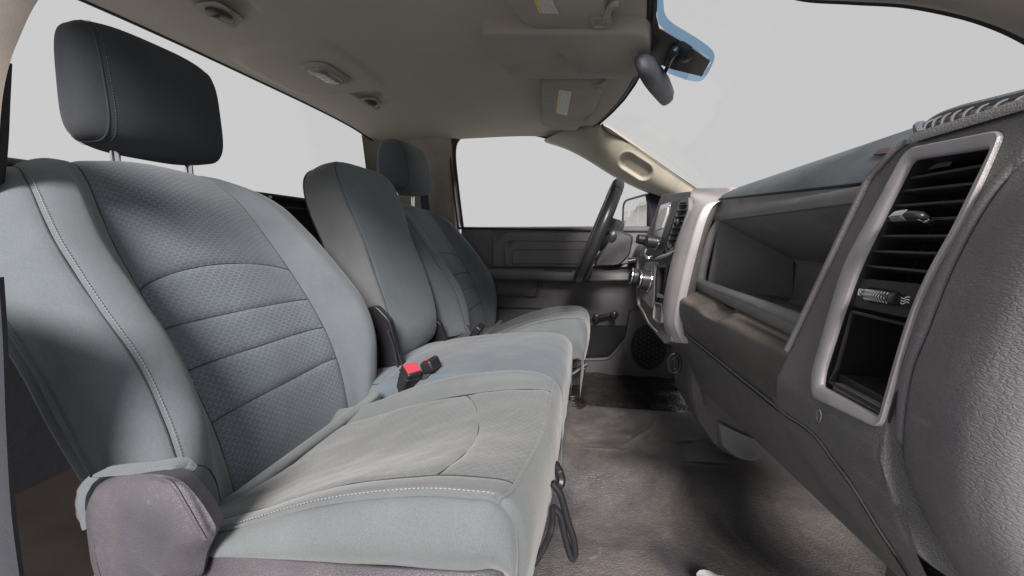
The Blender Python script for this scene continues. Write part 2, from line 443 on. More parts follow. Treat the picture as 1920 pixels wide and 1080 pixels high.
def stitches(S_, name, mat, parent, us, vs, pitch=.0042, length=.0028, r=.00055, lift=.0006):
    P = S_.P(np.array(us), np.array(vs)); e = 1e-3
    us = np.array(us); vs = np.array(vs)
    N = np.cross(S_.P(us + e, vs) - S_.P(us - e, vs), S_.P(us, vs + e) - S_.P(us, vs - e)); N /= np.linalg.norm(N, axis=1)[:, None] + 1e-12
    P = P + N * lift * S_.out
    L = np.r_[0, np.cumsum(np.linalg.norm(np.diff(P, axis=0), axis=1))]
    mb = MB(); t = 0
    while t + length < L[-1]:
        a = np.array([np.interp(t, L, P[:, k]) for k in range(3)]); b = np.array([np.interp(t + length, L, P[:, k]) for k in range(3)])
        mb.tube([a, (a + b) / 2, b], [r * .6, r, r * .6], 5); t += pitch
    return mb.build(name, mat, parent, kind='stuff')
def seamline(S_, name, mat, parent, us, vs, r=.001, lift=0):
    us = np.array(us, float); vs = np.array(vs, float); P = S_.P(us, vs); e = 1e-3
    N = np.cross(S_.P(us + e, vs) - S_.P(us - e, vs), S_.P(us, vs + e) - S_.P(us, vs - e)); N /= np.linalg.norm(N, axis=1)[:, None] + 1e-12
    return MB().tube(P + N * lift * S_.out, r, 6).build(name, mat, parent)

#SECTION:SEATS
# ------------------------------------------------------------------ front seats
def make_seat(root, T, lod=1.0, driver=False):
    """T maps passenger-seat coordinates to the place of this seat"""
    # ---- backrest: rows go up, columns go from the near side to the far side
    ins = [(-.492, -.375), (-.508, -.29), (-.533, -.215), (-.570, -.145), (-.615, -.075), (-.668, .0), (-.730, .084), (-.795, .119), (-.855, .102)]
    cols = []
    # column: list of y, proud, dz for 9 rows
    def colm(y, proud, dz):
        return [( ins[i][0] + proud[i], y[i], ins[i][1] + dz[i]) for i in range(9)]
    Z9 = [0] * 9
    C = [
     colm([.312, .308, .302, .300, .300, .306, .318, .345, .38], [-.055, -.050, -.048, -.035, -.03, -.03, -.02, -.03, -.02], [.07, .02, .01, 0, -.01, -.02, -.035, -.055, -.03]),
     colm([.316, .310, .306, .304, .304, .312, .335, .375, .40], [-.01, .0, .005, .015, .012, .01, .006, -.01, 0], [.08, .02, .01, 0, 0, -.01, -.02, -.035, -.01]),
     colm([.338, .334, .334, .334, .336, .342, .368, .405, .42], [.030, .045, .052, .060, .050, .043, .026, .0, 0], [.08, .01, 0, 0, 0, 0, -.006, -.018, -.01]),
     colm([.375, .375, .375, .375, .378, .385, .410, .435, .44], [.025, .040, .058, .066, .058, .046, .027, .004, 0], [.0, 0, 0, 0, 0, 0, .0, -.004, 0]),
     colm([.425, .423, .420, .420, .422, .430, .450, .470, .48], Z9, Z9),
     colm([.56] * 9, [-.010, -.006, -.006, -.008, -.008, -.006, .002, .006, 0], [0, 0, 0, 0, 0, 0, 0, .012, .01]),
     colm([.695, .698, .70, .702, .702, .700, .690, .670, .65], Z9, [0, 0, 0, 0, 0, 0, 0, .008, .01]),
     colm([.735, .742, .748, .748, .744, .738, .728, .705, .69], [.020, .040, .062, .074, .068, .056, .034, .008, 0], [0, 0, 0, 0, 0, 0, 0, .004, 0]),
     colm([.778, .784, .788, .790, .786, .780, .770, .750, .73], [.000, .025, .045, .058, .055, .046, .022, -.01, -.01], [.0, 0, 0, 0, 0, 0, -.004, -.010, -.01]),
     colm([.79, .80, .806, .808, .806, .802, .792, .775, .75], [-.06, -.05, -.03, -.03, -.03, -.03, -.03, -.03, -.02], [.0, 0, 0, 0, 0, -.01, -.02, -.035, -.03]),
    ]
    net = np.array(C).transpose(1, 0, 2)
    # second near-side: keep the body's depth behind the seam
    B = Surf(net, T, -1)
    n = lambda k: max(4, int(k * lod))
    back = empty('backrest'); back.parent = root
    z0 = 0.0
    lin = lambda a, b: (lambda A, Bq: a + (b - a) * A)
    full = lin(0, 8)
    vr = lambda a, b: (lambda A, Bq: a + (b - a) * Bq)
    patch(B, 'side_panel', M_SEAT, back, full, vr(0, 2), n(90), n(20), 'r', .003, .006, wr=.0015)
    patch(B, 'side_bolster', M_SEAT, back, full, vr(2, 4), n(110), n(26), 'lr', .004, .006, wr=.001)
    # insert panels, divided by four cross seams
    s1 = lambda Bq: 1.38 + .12 * Bq
    s2 = lambda Bq: 2.42 - .02 * Bq + .02 * np.sin(math.pi * Bq)
    s3 = lambda Bq: 3.27 - .02 * Bq + .03 * np.sin(math.pi * Bq)
    s4 = lambda Bq: 4.02 + .10 * Bq + .34 * np.sin(math.pi * Bq) ** .8
    lo = [lambda Bq: 0 * Bq, s1, s2, s3, s4]; hi = [s1, s2, s3, s4, lambda Bq: 8 + 0 * Bq]
    for k in range(5):
        patch(B, 'insert_panel', M_HEX, back, (lambda A, Bq, k=k: lo[k](Bq) + (hi[k](Bq) - lo[k](Bq)) * A), vr(4, 6), n(26 if k < 4 else 60), n(44),
              'lr' + ('' if k == 0 else 'b') + ('' if k == 4 else 't'), .0042, .007, wr=.0008)
    patch(B, 'side_bolster', M_SEAT, back, full, vr(6, 8), n(100), n(26), 'lr', .004, .006, wr=.001)
    patch(B, 'side_panel', M_SEAT, back, full, vr(8, 9), n(60), n(10), 'l', .003, .006)
    # rear shell closes the body behind the side panels
    m9 = net
    rear = []
    for i in range(9):
        a, b = m9[i, 0], m9[i, 9]
        rear.append([a, a + (-.030, .012, -.008), (a * .7 + b * .3) + (-.045, 0, 0), (a * .3 + b * .7) + (-.045, 0, 0), b + (-.03, -.012, -.008), b])
    R_ = Surf(rear, T)
    patch(R_, 'back_shell', M_SEAT, back, full, vr(0, 5), n(50), n(30), '', 0, .01)
    # piping along the rear edge and top-stitching along the front seam
    uu = np.linspace(0.0, 7.6, 90)
    seamline(B, 'piping', M_SEAT, back, uu, uu * 0 + .02, .0032)
    stitches(B, 'stitching', M_STITCH, back, np.linspace(.55, 7.2, 160), np.full(160, 2.13)) if not driver else None
    seamline(B, 'seam', M_DSTIT, back, np.linspace(.2, 7.6, 100), np.full(100, 2.0), .0010, lift=-.0030)
    seamline(B, 'seam', M_DSTIT, back, np.linspace(0, 7.6, 100), np.full(100, 4.0), .0012, lift=-.0042)
    seamline(B, 'seam', M_DSTIT, back, np.linspace(0, 7.6, 100), np.full(100, 6.0), .0012, lift=-.0042)
    for s_ in (s1, s2, s3, s4):
        q = np.linspace(0, 1, 40); seamline(B, 'seam', M_DSTIT, back, s_(q), 4 + 2 * q, .0012, lift=-.0042)
    # lower front flap of the near bolster
    # ---- cushion: rows go from rear to front, columns near side to far side
    X = [-.53, -.44, -.345, -.24, -.15, -.094, -.062, -.045, -.043, -.052]
    near_seam = [-.352, -.325, -.288, -.245, -.222, -.216, -.2205, -.245, -.285, -.345]
    ctr = [-.385, -.352, -.320, -.288, -.264, -.252, -.250, -.268, -.31, -.365]
    far = [-.360, -.338, -.298, -.264, -.248, -.246, -.252, -.275, -.31, -.375]
    CC = []
    for i, x in enumerate(X):
        f = max(0, i - 6)                                   # rows 7..9 run down the front face
        d = [0, 0, 0, 0, 0, 0, 0, .0, .0, .0][i]
        rear_w = [.012, .008, .003, 0, 0, 0, .004, .008, .01, .012][i]
        ns, c, fa = near_seam[i], ctr[i], far[i]
        bt = [-.400, -.352, -.315, -.300, -.289, -.281, -.277, -.290, -.325, -.40][i]
        bt = bt - .012 - (.045 if driver else 0)
        xb = x - (0.012 if i >= 6 else 0); xc = x + (.006 if i >= 6 else 0)
        CC.append([(xb, .283 + rear_w, bt), (xb, .268 + rear_w, (ns + bt) / 2 + .002), (xb + .003 * (i >= 6), .285 + rear_w, ns),
                   (x, .322 + rear_w * .5, ns - .004 + (.0) * f), (xc, .47, c), (x + .004 * (i >= 6), .622, (c + fa) / 2 - .006), (x, .665, fa), (xb - .01 * (i >= 6), .693 - rear_w, fa - .010), (xb - .012 * (i >= 6), .712 - rear_w, fa - .06), (xb - .012 * (i >= 6), .71 - rear_w, -.40 if driver else -.42)])
    K = Surf(CC, T)
    cush = empty('cushion'); cush.parent = root
    fr = 6.05
    patch(K, 'side_panel', M_CUSH, cush, lin(0, 9), vr(0, 2), n(80), n(24), 'r', .003, .005, wr=.0012)
    patch(K, 'cushion_edge', M_CUSH, cush, lin(0, fr), vr(2, 3), n(80), n(12), 'lrt', .003, .005, wr=.0008)
    # the honeycomb top, split by a curved cross seam
    arc = lambda Bq: 4.55 - 1.35 * (1 - Bq) ** 0 * (Bq * 0) - 1.3 * (Bq) ** 1.6 * 1.0 + .35 * np.sin(math.pi * Bq)
    arc = lambda Bq: 4.15 - 0.85 * Bq ** 1.5 + .25 * np.sin(math.pi * Bq)
    patch(K, 'insert_panel', M_CUHEX, cush, (lambda A, Bq: arc(Bq) * A), vr(3, 5), n(60), n(50), 'lrt', .0028, .006, wr=.0022)
    patch(K, 'insert_panel', M_CUHEX, cush, (lambda A, Bq: arc(Bq) + (fr - arc(Bq)) * A), vr(3, 5), n(40), n(50), 'lrbt', .0028, .006, wr=.002)
    patch(K, 'cushion_edge', M_CUSH, cush, lin(0, fr), vr(5, 7), n(80), n(24), 'lt', .003, .005, wr=.001)
    patch(K, 'front_panel', M_CUSH, cush, lin(fr, 9), vr(2, 7), n(40), n(60), 'bl', .003, .005, wr=.0015)
    patch(K, 'side_panel', M_CUSH, cush, lin(0, 9), vr(7, 9), n(60), n(16), '', .003, .005)
    uu = np.linspace(1.0, fr, 120)
    seamline(K, 'piping', M_CUSH, cush, np.r_[uu, np.full(60, fr)], np.r_[uu * 0 + 2.0, np.linspace(2, 7, 60)], .0018, lift=-.0012)
    if not driver:
        stitches(K, 'stitching', M_STITCH, cush, np.linspace(2.0, fr - .1, 120), np.full(120, 2.16))
    seamline(K, 'seam', M_DSTIT, cush, np.linspace(1, fr, 80), np.full(80, 3.0), .0007, lift=-.0028)
    seamline(K, 'seam', M_DSTIT, cush, np.linspace(0, fr, 80), np.full(80, 5.0), .0007, lift=-.0028)
    q = np.linspace(0, 1, 40); seamline(K, 'seam', M_DSTIT, cush, arc(q), 3 + 2 * q, .0007, lift=-.0028)
    # rolled edge that hides the gap between back and cushion
    TT = lambda P: T(np.array(P, float))
    MB().tube(TT(curve([(-.462, .372, -.352), (-.462, .42, -.352), (-.468, .56, -.356), (-.452, .66, -.345), (-.43, .705, -.325)], 40)), [.006] + [.009] * 38 + [.006], 10).build('rear_roll', M_CUSH, cush)
    # base frame under the cushion
    mb = MB(); mb.prism(TT([(-.50, .31, -.62), (-.19, .31, -.62), (-.14, .31, -.40), (-.50, .31, -.40)]), T(np.array([[0, .37, 0]]))[0] - T(np.array([[0, 0, 0]]))[0])
    mb.build('base_frame', M_BLACK, root, bevel=.006)
    return B, K

ident = lambda P: P
ps = empty('car_seat', (-.3, .5, -.6), 'grey cloth passenger seat nearest the camera, with dirty cushion and honeycomb back', 'car seat')
Bp, Kp = make_seat(ps, ident)

def headrest(root, c, w, h, d, lean, mat=None):
    M_H = mat or M_HEAD
    """rounded headrest cushion, front panel, side seam, two steel posts"""
    h_ = empty('headrest'); h_.parent = root
    c = np.array(c, float); loops = []
    nx, nseg = 16, 40
    # superellipse sections stacked across y
    def sec(y01):
        t = abs(y01); k = (1 - t ** 3.2) ** .42 if t < 1 else 0
        hh = h / 2 * (.62 + .38 * k); dd = d / 2 * (.22 + .78 * k)
        pts = []
        for q in np.linspace(0, 2 * math.pi, nseg, endpoint=False):
            cx, cz = math.cos(q), math.sin(q)
            sx = math.copysign(abs(cx) ** .62, cx) * dd; sz = math.copysign(abs(cz) ** .55, cz) * hh
            sx *= (1 - .18 * (sz / (h / 2)) * 1.0) * (1.0)
            pts.append((sx + lean * sz, y01 * w / 2, sz))
        return np.array(pts)
    ys = np.sin(np.linspace(-math.pi / 2, math.pi / 2, 33))
    L = [c + sec(y) for y in ys]
    cutn, cutf = 6, 27
    MB().loft(L[:cutn + 1], True, True, False).build('side_panel', M_H, h_, smooth=60)
    a = [l.copy() for l in L[cutn:cutf]]
    a[0] = a[0] * 1.0; MB().loft(a, True).build('front_panel', M_H, h_, smooth=60)
    MB().loft(L[cutf - 1:], True, False, True).build('side_panel', M_H, h_, smooth=60)
    for k in (cutn, cutf - 1):
        lp = np.vstack([L[k], L[k][:1]]); cc = lp.mean(0)
        MB().tube(cc + (lp - cc) * 1.0, .0014, 6, False).build('seam', M_DSTIT, h_)
    lp = np.vstack([L[cutn + 1], L[cutn + 1][:1]]) * 1.0
    mb = MB(); pts = resample(lp[:-1], 220)
    cc = pts.mean(0)
    for i in range(0, 218, 2):
        a0 = cc + (pts[i] - cc) * 1.012; b0 = cc + (pts[i + 1] - cc) * 1.012
        mb.tube([a0, b0], .0005, 4)
    mb.build('stitching', plain('dark thread', (.12, .12, .13), .8) if 'dark thread' not in MATS else MATS['dark thread'], h_, kind='stuff')
    # underside fold
    for s in (-.27, .27):
        x = c[0] - .004; y = c[1] + s * w
        p = MB().tube([(x, y, c[2] - h / 2 + .03), (x - .002, y, c[2] - h / 2 - .075)], .0072, 14).build('post', M_CHROME, h_)
        if s < 0:
            MB().tube([(x - .002, y, c[2] - h / 2 - .040), (x - .002, y, c[2] - h / 2 - .046)], .011, 16).build('post_collar', M_STEEL, h_, bevel=.001)
    return h_
headrest(ps, (-.855, .640, .262), .248, .218, .120, .02)

# plastic recliner cover at the outboard hinge
p = lambda px, py, y: at(px, py, y=y)
out_ = [p(158, 955, .258), p(170, 915, .258), p(215, 894, .258), p(290, 893, .258), p(335, 905, .258), p(372, 950, .258), p(402, 1000, .258), p(380, 1040, .258), p(372, 1090, .258), p(190, 1120, .258), p(170, 1050, .258)]
rc = empty('recliner_cover'); rc.parent = ps
lo_ = resample(rounded(out_, .008, 4), 60); cc = lo_.mean(0)
l0 = lo_ + (-.012, .022, -.004); l1 = lo_ + (0, .004, 0); l2 = cc + (lo_ - cc) * .90 + (0, -.004, 0); l3 = cc + (lo_ - cc) * .66 + (0, -.009, 0); l4 = cc + (lo_ - cc) * .60 + (-.004, -.0085, -.004); l5 = cc + (lo_ - cc) * .2 + (-.008, -.010, -.006)
MB().loft([l0, l1, l2, l3, l4, l5], True, False, True).build('cover', M_RECL, rc, smooth=35)
MB().tube(curve([p(283, 897, .250), p(320, 905, .250), p(350, 950, .249), p(385, 1012, .250)], 24), .0016, 6).build('cover_ridge', M_RECL, rc)
# lower edge of the back cover: folded hem above the recliner cover and the torn lining behind it
def ribbon(A, B_, bulge, n=40, m=10, rough=.0012):
    A = curve(A, n); B_ = curve(B_, n); g = []
    for a, b in zip(A, B_):
        row = []
        for k in range(m):
            t = k / (m - 1); q = a * (1 - t) + b * t + np.array(bulge) * math.sin(math.pi * t)
            q = q + np.array((0, -1, 0)) * rough * noise.noise(Vector(q) * 90)
            row.append(q)
        row += [b + (0, .012, 0), a + (0, .014, 0)]
        g.append(row)
    return MB().grid(np.array(g), True)
ribbon([p(176, 889, .265), p(205, 885, .266), p(262, 880, .268), p(320, 872, .276), p(344, 888, .280)], [p(186, 894, .262), p(220, 892, .262), p(270, 888, .264), p(322, 890, .272), p(342, 894, .276)], (0, -.003, 0), rough=.0006).build('folded_hem', M_SEAT, ps, smooth=70)
ribbon([p(170, 890, .272), p(150, 908, .270), p(142, 935, .270), p(146, 968, .271), p(162, 990, .272)], [p(186, 896, .266), p(168, 912, .264), p(160, 935, .262), p(160, 960, .262), p(165, 990, .264)], (0, -.003, 0), rough=.0018).build('torn_hem', M_SEAT, ps, smooth=70)
# flap seam on the bolster's lower corner
q = np.linspace(0, 1, 30)
seamline(Bp, 'flap_seam', M_DSTIT, ps, 1.25 - 1.25 * q ** 1.8, 2.05 + 1.2 * np.sin(q * math.pi / 2), .0012, lift=-.0006)
stitches(Bp, 'flap_stitching', M_DSTIT, ps, 1.15 - 1.0 * q, 2.22 + .1 * q)
# plastic side shield under the cushion, its black belt wire and the adjuster bar in front
MB().loft([[(-.40, .276, -.315), (-.30, .273, -.300), (-.17, .272, -.285), (-.09, .276, -.278), (-.065, .285, -.278)],
           [(-.40, .262, -.40), (-.30, .258, -.40), (-.17, .256, -.40), (-.09, .262, -.40), (-.065, .275, -.40)]], False).build('side_shield', M_RECL, ps, smooth=60, solid=.006)
bar = curve([p(1028, 950, .30), at(1042, 880, y=.32), at(1052, 905, y=.36), at(1044, 940, y=.36)], 8)
q3 = lambda px, py, x=-.02: at(px, py, x=x)
MB().tube(curve([at(1035, 905, y=.42), at(1050, 925, y=.42), at(1064, 975, y=.42), at(1075, 1010, y=.42), at(1078, 1040, y=.42), at(1070, 1043, y=.42), at(1058, 1000, y=.42), at(1050, 965, y=.42), at(1036, 950, y=.42)], 60), .0042, 8).build('adjuster_bar', M_BLACK, ps)
MB().tube(curve([at(1036, 950, y=.40), at(1034, 990, y=.40), at(1018, 1030, y=.38), at(990, 1068, y=.36), at(960, 1082, y=.36)], 40), .0035, 8).build('front_bar', M_BLACK, ps)
MB().tube(curve([at(1040, 870, y=.46), at(1048, 885, y=.46), at(1052, 905, y=.45), at(1040, 915, y=.45)], 20), .006, 8).build('slide_catch', M_BLACK, ps)

# driver seat, the same model set further away and a little lower
TD = lambda P: np.stack([P[..., 0] + .045, 1.27 + (P[..., 1] - .335) * 1.07, .105 + (P[..., 2] - .105) * 1.12], -1)
ds = empty('car_seat', (-.25, 1.5, -.6), 'grey cloth driver seat at the far side, behind the steering wheel', 'car seat')
make_seat(ds, TD, .6, True)
headrest(ds, (-.735, 1.475, .270), .262, .20, .16, -.05, M_HEADF)
mb = MB(); o_ = [(-.50, 1.262, -.33), (-.42, 1.262, -.30), (-.39, 1.262, -.36), (-.42, 1.262, -.44), (-.55, 1.262, -.44)]
mb.prism(rounded(o_, .02, 4), (0, .03, 0)).build('recliner_cover', M_RECL, ds, bevel=.004)

# centre seat: low cushion and the fold-up armrest standing as its backrest
cs = empty('car_seat', (-.3, 1.0, -.6), 'blue grey vinyl centre seat between the two front seats, armrest folded up as its back', 'car seat')
X = [-.60, -.50, -.40, -.28, -.16, -.085, -.055, -.045, -.048]
zz = [-.345, -.325, -.303, -.283, -.272, -.273, -.29, -.325, -.42]
NET = []
for i, x in enumerate(X):
    z = zz[i]
    NET.append([(x, .735, z - .10), (x, .730, z - .04), (x, .745, z - .008), (x + .002, .80, z + .002), (x + .004, .93, z + .005), (x + .002, 1.08, z - .006), (x, 1.16, z - .022), (x, 1.19, z - .045), (x, 1.19, z - .10)])
CS = Surf(NET)
linf = lambda a, b: (lambda A, Bq: a + (b - a) * A); vrf = lambda a, b: (lambda A, Bq: a + (b - a) * Bq)
cc_ = empty('cushion'); cc_.parent = cs
patch(CS, 'side_panel', M_VINYL, cc_, linf(0, 8), vrf(0, 2), 60, 14, 'r', .0015, .003)
patch(CS, 'cushion_top', M_VINYL, cc_, linf(1.55, 8), vrf(2, 7), 90, 60, 'lrb', .002, .004, wr=.002)
patch(CS, 'rear_flap', M_VINYL, cc_, linf(0, 1.55), vrf(2, 7), 30, 60, 't', .003, .004, wr=.002)
patch(CS, 'side_panel', M_VINYL, cc_, linf(0, 8), vrf(7, 8), 60, 8, 'l', .0015, .003)
MB().box((-.33, .965, -.52), (.5, .40, .2)).build('base_frame', M_BLACK, cs, bevel=.01)
# armrest-back: sections from bottom to top; side strip, front panel, far strip
ar = empty('folded_armrest'); ar.parent = cs
#  centre line (x of front face, z, y half-width, depth)
rows = [(-.520, -.350, .12, .085), (-.490, -.318, .160, .095), (-.486, -.26, .172, .11), (-.508, -.19, .180, .125), (-.542, -.10, .182, .125), (-.583, .0, .174, .12), (-.617, .09, .174, .115), (-.640, .150, .172, .105), (-.655, .183, .160, .09), (-.668, .200, .128, .07), (-.685, .207, .05, .05)]
rows = [(a, b_, max(.015, c - .030), d) for a, b_, c, d in rows]
rows = [(a, b_, c + .012 + (.016 if i > 5 else 0), d) for i, (a, b_, c, d) in enumerate(rows)]
yc = [1.03] * 3 + [1.045, 1.055, 1.06] + [1.066] * 5
NET = []
for (xf, z, hw, dp), y0 in zip(rows, yc):
    zr = z - dp * .12
    NET.append([(xf - dp, y0 - hw * .92, zr - .01), (xf - dp * .55, y0 - hw, zr), (xf - dp * .12, y0 - hw * .98, z), (xf, y0 - hw * .80, z + .003), (xf + .006, y0, z + .003), (xf, y0 + hw * .80, z + .003), (xf - dp * .12, y0 + hw * .98, z), (xf - dp * .55, y0 + hw, zr), (xf - dp, y0 + hw * .92, zr - .01)])
AR = Surf(NET, None, -1)
M_ARM = fabric('armrest cloth', (.120, .150, .170), dirt=.3)
M_ARMS = fabric('armrest side cloth', (.130, .138, .146), dirt=.3)
patch(AR, 'side_panel', M_ARMS, ar, linf(0, 10), vrf(0, 2.75), 110, 24, 'r', .003, .004, wr=.0015)
patch(AR, 'front_panel', M_ARM, ar, linf(0, 10), vrf(2.75, 5.4), 110, 44, 'lr', .003, .004, wr=.001)
patch(AR, 'side_panel', M_ARMS, ar, linf(0, 10), vrf(5.4, 8), 90, 20, 'l', .003, .004)
rr_ = [[r[0], (r[0] + r[8]) / 2 + (-.02, 0, 0), r[8]] for r in np.array(NET)]
patch(Surf(rr_), 'rear_lid', M_BLACK, ar, linf(0, 10), vrf(0, 2), 60, 12)
seamline(AR, 'seam', M_DSTIT, ar, np.linspace(.6, 9.7, 100), np.full(100, 2.75), .0011, lift=-.0026)
seamline(AR, 'piping', M_BLACK, ar, np.linspace(2, 9.7, 90), np.full(90, .04), .0022, lift=0)
# hinge brackets either side
for yy, nm in ((.835, 0), (1.175, 1)):
    o_ = [at(682, 575, y=.84), at(700, 573, y=.84), at(725, 600, y=.84), at(738, 650, y=.84), at(757, 705, y=.84), at(740, 760, y=.84), at(690, 760, y=.84), at(685, 660, y=.84)]
    o_ = rounded(np.array(o_) + (0.01, yy - .84, 0), .01, 4)
    if nm: cb = o_.mean(0); o_ = cb + (o_ - cb) * (.55, 1, .42) + (0, 0, -.035)
    MB().prism(o_, (0, .02, 0)).build('hinge_bracket', M_BLACK, cs, bevel=.003)
    if not nm: MB().tube(np.array([at(722, 618, y=.83), at(733, 650, y=.83), at(746, 712, y=.83)]) + (0.01, yy - .84, 0), .003, 6).build('bracket_edge', M_SATIN, cs)
# bracket sliver by the passenger seat
MB().prism([at(690, 712, y=.77), at(700, 705, y=.77), at(722, 742, y=.77), at(700, 760, y=.77), at(676, 760, y=.77)], (0, .012, 0)).build('side_bracket', M_SATIN, cs, bevel=.002)

# ------------------------------------------------------------------ belt buckles
def buckle(name, px, py, y, w, h, d, yaw, pitch, label, red=None):
    c = at(px, py, y=y)
    r = empty(name, c, label, 'belt buckle')
    R = Matrix.Rotation(yaw, 3, 'Z') @ Matrix.Rotation(pitch, 3, 'Y')
    mb = MB(); mb.box(c, (d, w, h), R); b = mb.build('body', M_BLACK, r, bevel=.005, seg=3)
    tip = c + np.array(R @ Vector((0, 0, h / 2)))
    if red == 'full':
        MB().box(tip + np.array(R @ Vector((0, 0, .0008))), (d * .72, w * .86, .004), R).build('release_button', M_RED, r, bevel=.001)
        MB().box(c + np.array(R @ Vector((0, 0, h * .18))), (d * 1.05, w * 1.05, .003), R).build('casing_ridge', M_SATIN, r, bevel=.001)
    if red == 'cross':
        for s in (-1, 1): MB().box(tip + np.array(R @ Vector((s * d * .25, 0, .0005))), (d * .10, w * .86, .002), R).build('grey_stripe', M_STEEL, r)
        MB().box(tip + np.array(R @ Vector((0, 0, .0012))), (d * .55, w * .12, .0025), R).build('red_mark', M_RED, r)
        MB().box(tip + np.array(R @ Vector((0, 0, .0012))), (d * .10, w * .30, .0022), R).build('red_mark', M_RED, r)
    return r, c, R
b1, c1, R1 = buckle('seat_belt_buckle', 768, 706, .735, .034, .048, .036, math.radians(-35), math.radians(28), 'black belt buckle with bright red release button, beside the passenger seat', 'full')
mb = MB(); mb.box(c1 + np.array(R1 @ Vector((0, 0, -.042))), (.030, .036, .06), R1); mb.build('stalk', M_BLACK, b1, bevel=.004)
b2, c2, R2 = buckle('seat_belt_buckle', 808, 684, .76, .042, .026, .028, math.radians(-5), math.radians(-25), 'small black belt buckle with red cross mark, lying on the centre seat', 'cross')
MB().tube(curve([c2 + (0, 0, -.004), c2 + (-.01, -.01, -.02), c2 + (-.03, -.005, -.03), c2 + (-.05, .01, -.05)], 16), [.012] * 16, 8, flat=.4).build('strap', M_WEB, b2)
b3, c3, R3 = buckle('seat_belt_buckle', 893, 624, 1.215, .060, .062, .024, math.radians(0), math.radians(35), 'plain black belt buckle beside the driver seat cushion', None)
MB().box(c3 + np.array(R3 @ Vector((.0125, 0, .0))), (.002, .042, .044), R3).build('face_inset', M_SATIN, b3, bevel=.0008)
#SECTION:BODY
# ------------------------------------------------------------------ roof lining
CY = 1.08
def roof_z(x, y):
    a = (y - CY) / .76
    z = .505 - .035 * abs(a) ** 3.2
    z -= .060 * max(0, (x + .45) / .58) ** 2.2                 # falls towards the windscreen
    z -= .018 * max(0, (-.75 - x) / .27) ** 1.5
    # side channel over the driver door and the shallow tub over the head
    t = 1 / (1 + ex(-(y - 1.63) / .02)); z -= .004 * t
    # moulded centre pod between the visors
    k = 1 / (1 + ex(-(x + .25 + .3 * max(0, abs(y - 1.055) - .07)) / .008)); w = 1 / (1 + ex((abs(y - 1.055) - .128) / .004))
    z -= .004 * k * w
    for hx, hy in ((-.79, .765), (-.785, 1.315)):
        q = ((x - hx) / .050) ** 4 + ((y - hy) / .046) ** 4
        z += .014 / (1 + ex((q - 1) * 5))
    # raised dome-lamp base at the rear
    q = ((x + .83) / .16) ** 4 + ((y - 1.10) / .17) ** 4
    z -= .012 / (1 + ex((q - 1) * 7))
    return z
def roof_front(y): return .112 - .30 * (y - CY) ** 2 - .12 * max(0, abs(y - CY) - .55)
hl = []
NY, NX = 170, 190
for i in range(NY):
    y = .30 + (1.83 - .30) * i / (NY - 1); row = []
    xf = roof_front(y)
    for j in range(NX):
        t = j / (NX - 1); x = -1.03 + (xf + 1.03) * t
        row.append((x, y, roof_z(x, y)))
    row.append((xf + .006, y, roof_z(xf, y) + .012))
    hl.append(row)
head = empty('headliner', (-.45, CY, .5), 'tan fabric roof lining over the whole cab', None, None, 'structure')
MB().grid(hl).build('lining', M_LINER, head, smooth=60)
# outer roof skin (keeps daylight out from above)
rs = [[(x, y, roof_z(min(x, roof_front(y)), y) + .05) for x in np.linspace(-1.08, roof_front(y) + .02, 12)] for y in np.linspace(.22, 1.92, 14)]
MB().grid(rs).build('roof_skin', plain('white body paint', (.55, .55, .56), .25, coat=.5), head)
MB().grid([[(r[-1][0], r[-1][1], roof_z(roof_front(r[-1][1]), r[-1][1]) + d) for r in rs] for d in (.0, .05)]).build('front_rail', M_RUB, head)
MB().tube([(roof_front(y) + .005, y, roof_z(roof_front(y), y) + .004) for y in np.linspace(.34, 1.72, 60)], .006, 8).build('front_seal', M_RUB, head)
MB().tube([(-1.03, y, roof_z(-1.03, y) + .001) for y in np.linspace(.32, 1.84, 40)], .005, 8).build('rear_seal', M_RUB, head)

def on_roof(px, py, dz=0):
    z = .47
    for _ in range(12):
        q = at(px, py, z=z); z = roof_z(q[0], q[1]) + dz
    return at(px, py, z=z)

# dome lamp
c = on_roof(611, 136)
dl = empty('dome_lamp', c, 'rectangular clear dome lamp in the roof lining above the rear window', 'dome lamp')
def slab(cx, cy, lx, ly, r, n=8):
    return rounded([(cx - lx, cy - ly, 0), (cx + lx, cy - ly, 0), (cx + lx, cy + ly, 0), (cx - lx, cy + ly, 0)], r, n)
def ringz(L, z): L = L.copy(); L[:, 2] = z; return L
zc = c[2]
o1 = slab(c[0], c[1], .046, .072, .035); o2 = slab(c[0], c[1], .040, .066, .03); o3 = slab(c[0], c[1], .031, .057, .022); o4 = slab(c[0], c[1], .029, .055, .02)
MB().loft([ringz(o1, zc - .001), ringz(o1, zc - .006), ringz(o2, zc - .010), ringz(o3, zc - .010), ringz(o4, zc - .004)], True).build('bezel', M_VISOR, dl, smooth=50)
o5 = slab(c[0], c[1], .024, .05, .018); o6 = slab(c[0], c[1], .012, .036, .01)
MB().loft([ringz(o4, zc - .005), ringz(o4, zc - .012), ringz(o5, zc - .017), ringz(o6, zc - .019)], True, False, True).build('lens', M_LENS, dl, smooth=60)
for s in (-.6, -.2, .2, .6):
    MB().tube([(c[0] - .018, c[1] + s * .05, zc - .0186), (c[0] + .018, c[1] + s * .05, zc - .0186)], .0012, 5).build('lens_rib', M_LENS, dl)

